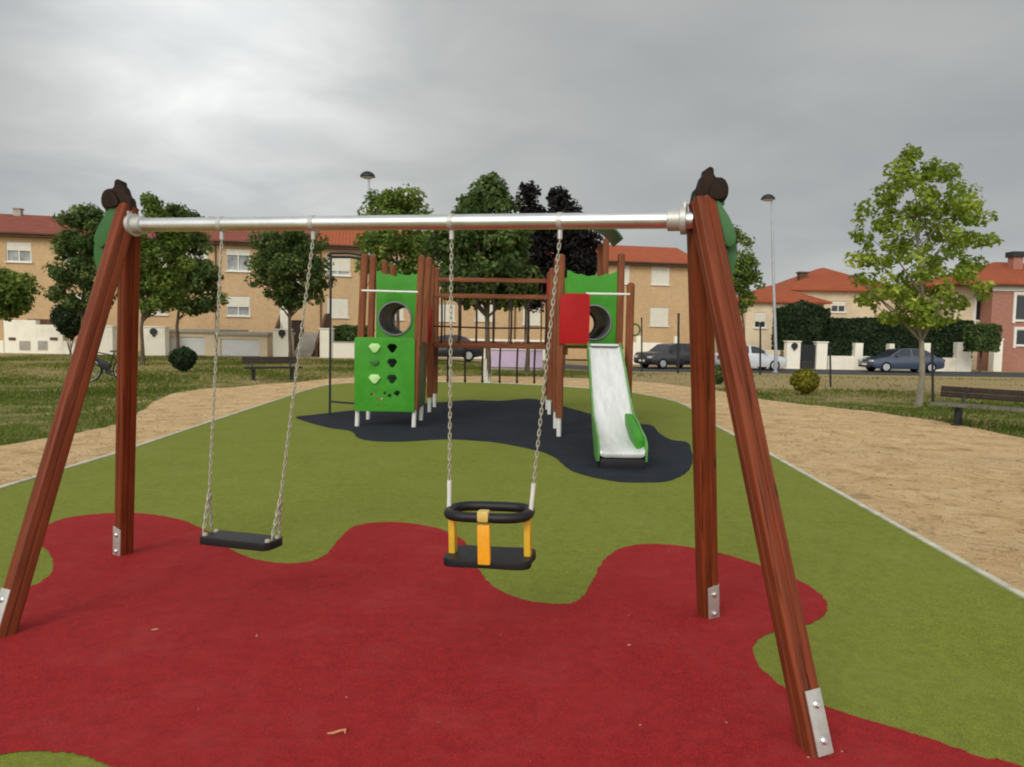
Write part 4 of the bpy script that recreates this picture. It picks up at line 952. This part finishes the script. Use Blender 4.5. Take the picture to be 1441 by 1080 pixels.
def window(t, a, b, c, d, shut=.5, v=0.0, frame='trim', rev=.14, gl='glass'):
    w_, h_ = b - a, d - c; f = .07; y = v + rev - .05
    fr = MB().box((a + f / 2, y, (c + d) / 2), (f, .08, h_)).box((b - f / 2, y, (c + d) / 2), (f, .08, h_)).box(((a + b) / 2, y, c + f / 2), (w_ - 2 * f, .08, f)).box(((a + b) / 2, y, d - f / 2), (w_ - 2 * f, .08, f)).box(((a + b) / 2, y, (c + d) / 2), (f * .9, .075, h_ - 2 * f)).build('window', frame, t, world=False)
    MB().box(((a + b) / 2, y + .03, (c + d) / 2), (w_ - f, .02, h_ - f)).build('pane', gl, fr, world=False)
    if shut > 0:
        mb = MB(); zs = d - f; hs = (h_ - 2 * f) * shut; k = max(2, int(hs / .07))
        for i in range(k): mb.box(((a + b) / 2, y - .052, zs - hs * (i + .5) / k), (w_ - .03, .022, hs / k - .008))
        mb.box(((a + b) / 2, y - .045, zs - hs / 2), (w_ - .03, .012, hs)); mb.build('shutter', 'shutter', fr, world=False)
    MB().box(((a + b) / 2, v - .03, c - .03), (w_ + .16, .14, .06)).build('sill', 'trim', fr, world=False)
TG = 'houses of the brick terrace'
EZ = 7.0
def house(label, pxa, pxb, wins, tile, doors=(), vents=()):
    ua, ub = u_of(pxa), u_of(pxb); org = FA + fu * ua; t = thing('terraced_house', label, 'house', (org.x, org.y, ZG(org.x, org.y) - .1), frz, TG)
    L = ub - ua; dz = t.location.z; ops = []; sh = []
    for x0, x1, y0, y1, s_ in wins:
        ops.append((max(.05, u_of(x0) - ua), min(L - .05, u_of(x1) - ua), z_of((x0 + x1) / 2, y1) - dz, z_of((x0 + x1) / 2, y0) - dz)); sh.append(s_)
    dops = [(u_of(x0) - ua, u_of(x1) - ua, .06, 2.2) for x0, x1 in doors]
    mb = MB(); facade(mb, 0, L, 0, EZ, ops + dops)
    mb.add([(0, 0, 0), (0, 9, 0), (0, 9, EZ), (0, 4.5, 8.45), (0, 0, EZ)], [(0, 1, 2, 3, 4)]).add([(L, 0, 0), (L, 9, 0), (L, 9, EZ), (L, 4.5, 8.45), (L, 0, EZ)], [(0, 1, 2, 3, 4)]).add([(0, 9, 0), (L, 9, 0), (L, 9, EZ), (0, 9, EZ)], [(0, 1, 2, 3)])
    mb.build('wall', 'brick', t, world=False)
    for o, s_ in zip(ops, sh): window(t, *o, shut=s_, gl='curtained')
    for o in dops:
        dd = MB().box(((o[0] + o[1]) / 2, .10, (o[2] + o[3]) / 2), (o[1] - o[0] - .02, .06, o[3] - o[2] - .02)).build('door', 'wood_bench', t, world=False)
        MB().box((o[1] - .15, .05, 1.1), (.04, .06, .14)).build('handle', 'steel', dd, world=False)
    rfv = [(-.0, -.45, EZ - .03), (L, -.45, EZ - .03), (L, 4.5, 8.62), (0, 4.5, 8.62), (0, 9.4, EZ - .03), (L, 9.4, EZ - .03)]
    rf_ = MB().add(rfv + [(x, y, z + .10) for x, y, z in rfv], [(0, 1, 2, 3), (3, 2, 5, 4), (6, 9, 8, 7), (9, 10, 11, 8), (0, 6, 7, 1), (4, 5, 11, 10), (0, 3, 9, 6), (3, 4, 10, 9), (1, 7, 8, 2), (2, 8, 11, 5)]).build('roof', tile, t, world=False)
    for u_ in vents:
        MB().box((u_of(u_) - ua, 4.3, 8.72), (.42, .42, .6)).box((u_of(u_) - ua, 4.3, 9.05), (.54, .54, .06)).build('chimney', 'slab', rf_, world=False)
    MB().box((L / 2, -.22, EZ - .12), (L, .44, .13)).build('eave_board', 'eave', t, world=False)
    MB().tube([(.12, -.50, EZ + .0), (L - .12, -.50, EZ + .0)], .07, 8).tube([(.2, -.08, EZ - .2), (.2, -.08, .1)], .045, 8).build('gutter', 'eave', t, world=False)
    return t
house('brick terrace house at the far left end cut by the photo edge', -190, -40, [(-130, -90, 341, 368, .5)], 'tile_old')
house('brick terrace house above the white wall at far left with half shuttered window', -40, 165, [(12, 47, 341, 369, .42), (95, 128, 344, 371, .5), (95, 128, 415, 441, 1)], 'tile_old', vents=(-14,))
house('brick terrace house mostly hidden behind the two trees left of the swing', 165, 300, [(205, 237, 348, 375, 1), (262, 294, 350, 377, 1), (204, 236, 418, 443, 1)], 'tile_old', vents=(284,))
house('brick terrace house with white garage and stair behind the left bench', 300, 447, [(319, 353, 351, 382, .25), (319, 352, 417, 445, .55), (401, 421, 389, 404, 1)], 'tile_old', ((410, 428),), vents=(303,))
house('brick terrace house between the round tree and the left playset tower', 447, 590, [(457, 493, 362, 388, .8), (460, 490, 420, 447, 1), (540, 568, 364, 390, 1), (540, 568, 424, 450, 1)], 'tile')
house('brick terrace house hidden behind the large tree and left tower', 590, 720, [(615, 642, 366, 391, 1), (612, 640, 428, 452, 1), (668, 694, 428, 452, 1)], 'tile')
house('brick terrace house seen through the rope bridge of the playset', 720, 848, [(735, 760, 372, 396, 1), (735, 760, 432, 457, 1), (790, 815, 432, 457, 1)], 'tile')
house('brick terrace house at the right end with two closed white shutters', 848, 985, [(871, 884, 372, 400, 1), (914, 940, 376, 401, 1), (914, 940, 433, 459, 1)], 'tile')

# ------------------------------------------------------------------ street front walls and garages on the left
def blk(mb, x0, x1, yt, Y, th, zb=None, yb=None):
    a = D(x0, yt, Y); b = D(x1, yt, Y); zb = ZG(a.x, Y) - .05 if zb is None else zb
    if yb is not None: zb = D((x0 + x1) / 2, yb, Y).z
    mb.box(((a.x + b.x) / 2, Y + th / 2, (a.z + zb) / 2), (b.x - a.x, th, a.z - zb)); return mb
def wall_thing(name, label, cat, px, Y, group=None):
    x = D(px, 500, Y).x; return thing(name, label, cat, (x, Y, ZG(x, Y)), group=group)
WG = 'white walls along the street'
t = wall_thing('garden_wall', 'white stepped garden wall with meter doors at far left', 'wall', 45, 40, WG)
blk(blk(blk(MB(), 5, 50, 450, 40, .35), 50.3, 88, 457, 40, .33), -90, 4.7, 478, 40, .25).build('wall_block', 'render', t)
blk(MB(), 88.3, 122, 480, 40, .25).build('low_wall', 'render', t)
for x0, x1 in ((27, 42), (53, 66)): blk(MB(), x0, x1, 480, 39.97, .03, yb=493).build('meter_door', 'slab', t)
for x0, x1 in ((12, 21), (70, 80)): blk(MB(), x0, x1, 475, 39.95, .05, yb=479).build('wall_grille', 'eave', t)
blk(MB(), 38, 76, 449, 41.5, .5, yb=457).build('coping', 'eave', t)
def pillar(label, x0, x1, yt, Y, box=None):
    t = wall_thing('gate_pillar', label, 'pillar', (x0 + x1) / 2, Y, 'white gate pillars')
    a = D(x0, yt, Y); b = D(x1, yt, Y); zb = ZG(a.x, Y) - .05
    blk(MB(), x0, x1, yt + 2, Y, .5).build('pillar_body', 'render', t)
    MB().box(((a.x + b.x) / 2, Y + .25, a.z - .03), (b.x - a.x + .10, .60, .07)).build('pillar_cap', 'render', t, bevel=.01)
    if box:
        c = D(box[0], box[1], Y - .03)
        MB().lathe(c, [(.02, -.05), (.17, -.05), (.19, -.02), (.19, .06)], 14, Matrix.Rotation(R(90), 3, 'X')).box(c + Vector((0, 0, -.2)), (.1, .08, .14)).build('wall_lantern', 'darkmetal', t)
    return t
pillar('white gate pillar between the two left swing legs', 131, 158, 458, 40)
pillar('white gate pillar with round lantern just right of the left swing legs', 202, 232, 459, 40, (216, 467))
pillar('white gate pillar with round lantern behind the left park bench', 384, 407, 463, 40.5, (397, 469))
pillar('white gate pillar beside the green shrub left of the playset', 450, 467, 462, 41)
def garage(label, x0, x1, yt, ydoor, dx0, dx1, Y):
    t = wall_thing('garage', label, 'garage', (x0 + x1) / 2, Y, 'low street garages')
    a = D(x0, yt, Y); b = D(x1, yt, Y); g = ZG(a.x, Y)
    d0, d1 = D(dx0, ydoor, Y), D(dx1, ydoor, Y); L = b.x - a.x
    mb = MB(); q = MB(); facade(q, a.x, b.x, g, a.z - .16, [(d0.x, d1.x, g - .0, d0.z)], v=Y)
    q.add([(a.x, Y, g), (a.x, Y + 5, g), (a.x, Y + 5, a.z - .16), (a.x, Y, a.z - .16)], [(0, 1, 2, 3)]).add([(b.x, Y, g), (b.x, Y + 5, g), (b.x, Y + 5, a.z - .16), (b.x, Y, a.z - .16)], [(0, 1, 2, 3)])
    q.build('wall', 'cream', t)
    MB().box(((a.x + b.x) / 2, Y + 2.4, a.z - .08), (L + .2, 5.1, .16)).build('roof_slab', 'slab', t)
    dr = MB(); k = 5; hh = (d0.z - g - .02) / k
    for i in range(k): dr.box(((d0.x + d1.x) / 2, Y + .09, g + .01 + hh * (i + .5)), (d1.x - d0.x - .02, .05, hh - .012))
    dr.box(((d0.x + d1.x) / 2, Y + .10, (g + d0.z) / 2), (d1.x - d0.x - .02, .03, d0.z - g - .02)); dr.build('garage_door', 'garage', t)
garage('low garage with white door behind the dark tree trunk', 234, 302, 463, 474, 238, 288, 41)
garage('low garage with wide white door left of the park bench', 306, 376, 467, 477, 310, 365, 41)
t = wall_thing('entrance_stair', 'grey entrance stair with dark side walls behind the left bench', 'stairs', 415, 42)
a = D(412, 500, 42); b = D(438, 500, 42); mb = MB()
for i in range(8): mb.box(((a.x + b.x) / 2, 42.2 + i * .30, .09 + .085 * i), (b.x - a.x, .30, .17 * (i + 1)))
mb.build('steps', 'slab', t)
for px in (379, 444):
    x = D(px, 480, 42).x; MB().plate([(41.9, 0), (44.6, 0), (44.6, 2.5), (44.0, 2.45), (41.9, .75)], [], lambda u, z: Vector((x, u, z)), .14, (1, 0, 0)).build('side_wall', 'eave', t)
blk(MB(), 394, 406, 428, 43.5, .3).build('stair_pier', 'render', t)
t = wall_thing('garden_wall', 'low white garden wall left of the green climbing panel', 'wall', 490, 41, WG)
blk(MB(), 468, 600, 482, 41, .25).build('wall_block', 'render', t); a = D(468, 482, 41); b = D(600, 482, 41)
MB().box(((a.x + b.x) / 2, 41.12, a.z + .025), (b.x - a.x + .04, .32, .05)).build('coping', 'slab', t)
a = D(470, 460, 42.2); b = D(520, 460, 42.2); hedge('garden_hedge', 'loose green garden shrubs over the low white wall left of the playset', a.x, b.x, 41.9, 43.2, 0, a.z, 260, .13, m='leaf_dark')
t = wall_thing('garden_wall', 'low lilac painted wall behind the hanging ropes of the bridge', 'wall', 722, 31, WG)
a = D(684, 492, 31); b = D(764, 492, 31)
MB().box(((a.x + b.x) / 2, 31.3, a.z / 2 + .06), (b.x - a.x, .5, a.z - .12)).build('wall_block', 'lilac', t)
MB().box(((a.x + b.x) / 2, 31.3, a.z + .05), (b.x - a.x + .1, .62, .10)).build('coping', 'trim', t)
MB().box(((a.x + b.x) / 2, 31.32, .06), (b.x - a.x - .04, .42, .13)).build('plinth', 'slab', t)
t = wall_thing('garden_wall', 'long pale garden wall below the terrace behind the rope bridge', 'wall', 700, 44.5, WG)
blk(MB(), 606, 792, 476, 44.5, .25).build('wall_block', 'render', t)
t = wall_thing('garden_wall', 'white garden wall with posts behind the black car', 'wall', 930, 48, WG)
blk(MB(), 884, 1000, 482, 48, .25).build('wall_block', 'render', t)
for x0, x1 in ((896, 902), (950, 956)): blk(MB(), x0, x1, 473, 47.9, .45).build('pillar_body', 'render', t)

# ------------------------------------------------------------------ right hand side
t = wall_thing('garden_wall', 'cream garden wall with stepped pillars under the long clipped hedge', 'wall', 1270, 45, WG)
blk(MB(), 1166, 1368, 501, 45, .25).build('wall_block', 'render', t)
for x0, x1, yt in ((1204, 1215, 483), (1252, 1259, 484), (1300, 1310, 483), (1348, 1368, 482)): blk(MB(), x0, x1, yt, 44.9, .45).build('pillar_body', 'render', t)
pillar('white gate pillar with round lantern left of the dark gate', 1108, 1127, 480, 45, (1118, 487))
pillar('white gate pillar between the dark gate and the clipped hedge', 1150, 1165, 481, 45)
pillar('pale gate pillar right of the box clipped small tree', 1400, 1412, 477, 46)
t = wall_thing('garden_gate', 'dark garden gate between two white pillars', 'gate', 1138, 45.2)
a = D(1128, 484, 45.2); b = D(1149.5, 484, 45.2); mb = MB(); g = ZG(a.x, 45.2)
for i in range(8): mb.box((a.x + (b.x - a.x) * (i + .5) / 8, 45.2, (a.z + g) / 2), ((b.x - a.x) / 8 - .025, .03, a.z - g - .1))
mb.build('boards', 'darkmetal', t)
MB().box(((a.x + b.x) / 2, 45.24, g + .3), (b.x - a.x - .02, .04, .07)).box(((a.x + b.x) / 2, 45.24, a.z - .3), (b.x - a.x - .02, .04, .07)).build('rails', 'darkmetal', t)
t = wall_thing('garden_wall', 'low cream wall behind the silver car', 'wall', 1075, 46, WG); blk(MB(), 1030, 1107, 492, 46, .25).build('wall_block', 'cream', t)
a = D(1168, 449, 45.6); b = D(1366, 449, 45.6); hedge('clipped_hedge', 'long dark clipped hedge above the cream wall behind the blue car', a.x, b.x, 45.35, 46.6, .1, a.z, 200, .15)
a = D(1099, 434, 46.2); b = D(1166, 434, 46.2); hedge('clipped_hedge', 'tall dark hedge block above the gate left of the long hedge', a.x, b.x, 46.0, 47.4, .1, a.z, 200, .15)
shrub('round_topiary', 'dark rounded evergreen on top of the tall hedge block beside the gate', D(1128, 447, 47), (1.5, 1.0, .95), 'leaf_hedge', 3000, .14)
a = D(1370, 458, 43); b = D(1402, 458, 43); zb = D(1386, 495, 43).z
t = hedge('box_clipped_tree', 'small tree with box clipped crown on a thin trunk before the brick house', a.x, b.x, 42.6, 43.8, zb, a.z, 260, .12, m='leaf_dark', cat='tree')
MB().tube([((a.x + b.x) / 2, 43.2, ZG(a.x, 43) - .05), ((a.x + b.x) / 2, 43.2, zb + .3)], [.08, .06], 9).build('trunk', 'bark', t)

def hip(mb, x0, x1, y0, y1, z0, z1, ov=.45, th=.12):
    x0 -= ov; x1 += ov; y0 -= ov; y1 += ov; hw = min(x1 - x0, y1 - y0) / 2
    if x1 - x0 >= y1 - y0: r0, r1 = (x0 + hw, (y0 + y1) / 2), (x1 - hw, (y0 + y1) / 2)
    else: r0, r1 = ((x0 + x1) / 2, y0 + hw), ((x0 + x1) / 2, y1 - hw)
    vs = [(x0, y0, z0), (x1, y0, z0), (x1, y1, z0), (x0, y1, z0), (x0, y0, z0 + th), (x1, y0, z0 + th), (x1, y1, z0 + th), (x0, y1, z0 + th), (*r0, z1), (*r1, z1)]
    if x1 - x0 >= y1 - y0: top = [(4, 5, 9, 8), (5, 6, 9), (6, 7, 8, 9), (7, 4, 8)]
    else: top = [(4, 5, 8), (5, 6, 9, 8), (6, 7, 9), (7, 4, 8, 9)]
    return mb.add(vs, [(3, 2, 1, 0), (0, 1, 5, 4), (1, 2, 6, 5), (2, 3, 7, 6), (3, 0, 4, 7)] + top)
def box_walls(q, x0, x1, y0, y1, z0, z1, ops):
    facade(q, x0, x1, z0, z1, ops, v=y0)
    q.add([(x0, y0, z0), (x0, y1, z0), (x0, y1, z1), (x0, y0, z1)], [(0, 1, 2, 3)]).add([(x1, y0, z0), (x1, y1, z0), (x1, y1, z1), (x1, y0, z1)], [(0, 1, 2, 3)]).add([(x0, y1, z0), (x1, y1, z0), (x1, y1, z1), (x0, y1, z1)], [(0, 1, 2, 3)])
def win_px(x0, x1, y0, y1, Y): a = D(x0, y0, Y); b = D(x1, y1, Y); return (a.x, b.x, b.z, a.z)
# cream villa
Y = 51; a = D(1042, 426, Y); b = D(1166, 426, Y); g = -.4
t = thing('villa', 'cream villa with low orange hipped roofs behind the tall hedge', 'house', (a.x, Y, g)); t.location = (0, 0, 0)
q = MB(); ops = [win_px(1062, 1078, 440, 462, Y)]; box_walls(q, a.x + .4, b.x - .3, Y, Y + 7, g, a.z, ops); q.build('front_wall', 'cream', t)
window(t, *ops[0], shut=.6, v=Y)
hip(MB(), a.x + .4, b.x - .3, Y, Y + 7, a.z, D(1100, 403, Y + 3.5).z, .4).build('front_roof', 'tile', t)
Y2 = 55; a2 = D(1106, 409, Y2); b2_ = D(1262, 409, Y2); q = MB(); box_walls(q, a2.x + .4, b2_.x, Y2, Y2 + 9, g, a2.z, [win_px(1170, 1190, 424, 440, Y2)]); q.build('rear_wall', 'cream', t)
window(t, *win_px(1170, 1190, 424, 440, Y2), shut=.4, v=Y2)
rr_ = hip(MB(), a2.x + .4, b2_.x, Y2, Y2 + 9, a2.z, D(1160, 378, Y2 + 4.5).z, .5).build('rear_roof', 'tile', t)
c = D(1129, 392, Y2 + 2); MB().box((c.x, c.y, c.z - .2), (.6, .6, 1.2)).box((c.x, c.y, c.z + .43), (.75, .75, .1)).build('chimney', 'eave', rr_)
# red brick villa
Y = 47; a = D(1398, 401, Y); b = D(1600, 401, Y)
t = thing('villa', 'red brick villa with orange hipped roof and cream window frames at the right edge', 'house'); q = MB()
ops = [win_px(1430, 1462, 415, 452, Y), win_px(1430, 1462, 464, 487, Y), win_px(1500, 1530, 415, 452, Y)]
box_walls(q, a.x, b.x, Y, Y + 9, -.4, a.z, ops); q.build('wall', 'redbrick', t)
for o in ops:
    window(t, *o, shut=0, v=Y)
    x0, x1, z0, z1 = o; f = .16
    MB().box((x0 - f / 2, Y - .03, (z0 + z1) / 2), (f, .10, z1 - z0 + 2 * f)).box((x1 + f / 2, Y - .03, (z0 + z1) / 2), (f, .10, z1 - z0 + 2 * f)).box(((x0 + x1) / 2, Y - .03, z1 + f / 2), (x1 - x0, .10, f)).build('window_surround', 'trim', t)
MB().box(((a.x + b.x) / 2, Y - .02, a.z - .20), (b.x - a.x + .1, .12, .36)).build('frieze', 'trim', t)
a3 = D(1345, 403, Y + 1.2); q = MB(); o3 = win_px(1374, 1392, 417, 452, Y + 1.2); box_walls(q, a3.x, a.x - .0, Y + 1.2, Y + 9, -.4, a.z - .02, [o3]); q.build('side_wing_wall', 'cream', t)
window(t, *o3, shut=0, v=Y + 1.2)
x0, x1, z0, z1 = o3; f = .18
MB().box((x0 - f / 2, Y + 1.17, (z0 + z1) / 2), (f, .10, z1 - z0 + 2 * f)).box((x1 + f / 2, Y + 1.17, (z0 + z1) / 2), (f, .10, z1 - z0 + 2 * f)).box(((x0 + x1) / 2, Y + 1.17, z1 + f / 2), (x1 - x0, .10, f)).build('window_surround', 'trim', t)
rf_ = hip(MB(), a3.x, b.x, Y, Y + 9, a.z, D(1400, 369, Y + 4.5).z, .55).build('roof', 'tile', t)
MB().box(((a3.x + b.x) / 2, Y - .30, a.z - .05), (b.x - a3.x + .9, .40, .09)).build('eave_board', 'eave', t)
c = D(1429, 366, Y + 3); MB().box((c.x, c.y, c.z - .5), (.62, .62, 1.3)).build('chimney', 'redbrick', rf_); MB().box((c.x, c.y, c.z + .34), (.85, .85, .36)).build('chimney_cap', 'darkmetal', rf_)

# ------------------------------------------------------------------ litter on the rubber
c = P(474, 1031, .02); tag(MB().tube([c + Vector((-.035, -.008, 0)), c + Vector((-.012, -.010, .003)), c + Vector((.012, .006, .004)), c + Vector((.03, .016, .002)), c + Vector((.033, -.004, .0))], [.003, .005, .005, .006, .003], 6).build('fallen_twig', 'twig'), 'curled orange dry twig lying on the red rubber in the foreground', 'twig')
c = P(885, 908, .02); tag(MB().plate([(-.010, -.004), (0, -.008), (.012, 0), (.002, .008)], [], lambda u, v_: c + Vector((u, v_, 0)), .002, (0, 0, 1)).build('fallen_leaf', 'twig'), 'tiny pale dry leaf on the red rubber right of the baby swing', 'leaf')
c = P(218, 886, .02); tag(MB().plate([(-.018, -.006), (-.002, -.012), (.02, 0), (.004, .012)], [], lambda u, v_: c + Vector((u, v_, 0)), .002, (0, 0, 1)).build('fallen_leaf', 'twig'), 'small dry leaf on the red rubber near the left swing legs', 'leaf')

# ------------------------------------------------------------------ sky and light
SUN_AZ, SUN_EL = R(-152), R(32)
sd_ = Vector((math.sin(SUN_AZ) * math.cos(SUN_EL), math.cos(SUN_AZ) * math.cos(SUN_EL), math.sin(SUN_EL)))
sun = bpy.data.lights.new('sun', 'SUN'); sun.energy = 1.4; sun.angle = R(26); sun.color = (1.0, .96, .90)
so_ = bpy.data.objects.new('sun', sun); COL.objects.link(so_); so_.rotation_euler = sd_.to_track_quat('Z', 'Y').to_euler()
w = bpy.data.worlds.new('World'); scene.world = w; w.use_nodes = True; nt = w.node_tree; bg = nt.nodes['Background']
class WN(N):
    def __init__(s): s.t = nt
wn = WN()
sky = wn.n('ShaderNodeTexSky', sky_type='NISHITA', sun_disc=False, sun_elevation=SUN_EL, sun_rotation=SUN_AZ)
tc = wn.n('ShaderNodeTexCoord'); sp = wn.n('ShaderNodeSeparateXYZ'); wn.l(tc.outputs['Generated'], sp.inputs[0])
def mth(op, a, b=None, c=None):
    x = wn.n('ShaderNodeMath', operation=op)
    for i, v_ in enumerate((a, b, c)):
        if v_ is None: continue
        if hasattr(v_, 'is_linked'): wn.l(v_, x.inputs[i])
        else: x.inputs[i].default_value = v_
    return x.outputs[0]
zc = mth('MAXIMUM', sp.outputs[2], 0.0); den = mth('ADD', zc, .16)
cb = wn.n('ShaderNodeCombineXYZ'); wn.l(mth('DIVIDE', sp.outputs[0], den), cb.inputs[0]); wn.l(mth('DIVIDE', sp.outputs[1], den), cb.inputs[1])
n1 = wn.n('ShaderNodeTexNoise', Scale=.55, Detail=5, Roughness=.45, Distortion=.6); wn.l(cb.outputs[0], n1.inputs['Vector'])
n2 = wn.n('ShaderNodeTexNoise', Scale=1.7, Detail=5, Roughness=.5, Distortion=.4); wn.l(cb.outputs[0], n2.inputs['Vector'])
cl = mth('MULTIPLY_ADD', n2.outputs['Fac'], .30, mth('MULTIPLY', n1.outputs['Fac'], .82))
cloud = ramp(wn, cl, [(0.36, (3.1, 3.17, 3.32)), (0.54, (3.82, 3.9, 3.80)), (0.76, (5.0, 5.05, 4.80))])
# bright patch in the clouds ahead, and the brighter overcast zenith
dt = wn.n('ShaderNodeVectorMath', operation='DOT_PRODUCT'); wn.l(tc.outputs['Generated'], dt.inputs[0])
hs = ray(310, 45).normalized(); dt.inputs[1].default_value = hs
gl = mth('POWER', mth('MAXIMUM', dt.outputs['Value'], 0.0), 46.0)
gl = mth('MULTIPLY_ADD', gl, mth('MULTIPLY_ADD', n2.outputs['Fac'], 1.6, .25), .90)
zen = mth('MULTIPLY_ADD', mth('POWER', zc, 1.6), .9, 1.0)
back = mth('MULTIPLY', mth('MAXIMUM', mth('SUBTRACT', mth('MULTIPLY', sp.outputs[1], -1.0), .05), 0.0), 3.4)  # extra sky brightness behind the camera, out of view, added to light the facades
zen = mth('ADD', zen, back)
hz_ = mth('MULTIPLY', mth('POWER', mth('SUBTRACT', 1.0, mth('MINIMUM', zc, 1.0)), 7.0), .62)
zen = mth('ADD', zen, hz_)
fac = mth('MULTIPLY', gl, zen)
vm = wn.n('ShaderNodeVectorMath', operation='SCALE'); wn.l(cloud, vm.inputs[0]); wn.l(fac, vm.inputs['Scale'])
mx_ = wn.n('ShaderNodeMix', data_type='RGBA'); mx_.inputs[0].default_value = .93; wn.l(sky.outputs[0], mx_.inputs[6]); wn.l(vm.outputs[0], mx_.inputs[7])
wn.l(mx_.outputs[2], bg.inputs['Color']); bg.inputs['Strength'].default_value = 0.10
vs_ = scene.view_settings; vs_.view_transform = 'Standard'; vs_.look = 'None'; vs_.gamma = 1; vs_.exposure = 0
scene.cycles.filter_width = 2.0; scene.cycles.max_bounces = 6
scene.cycles.use_denoising = True
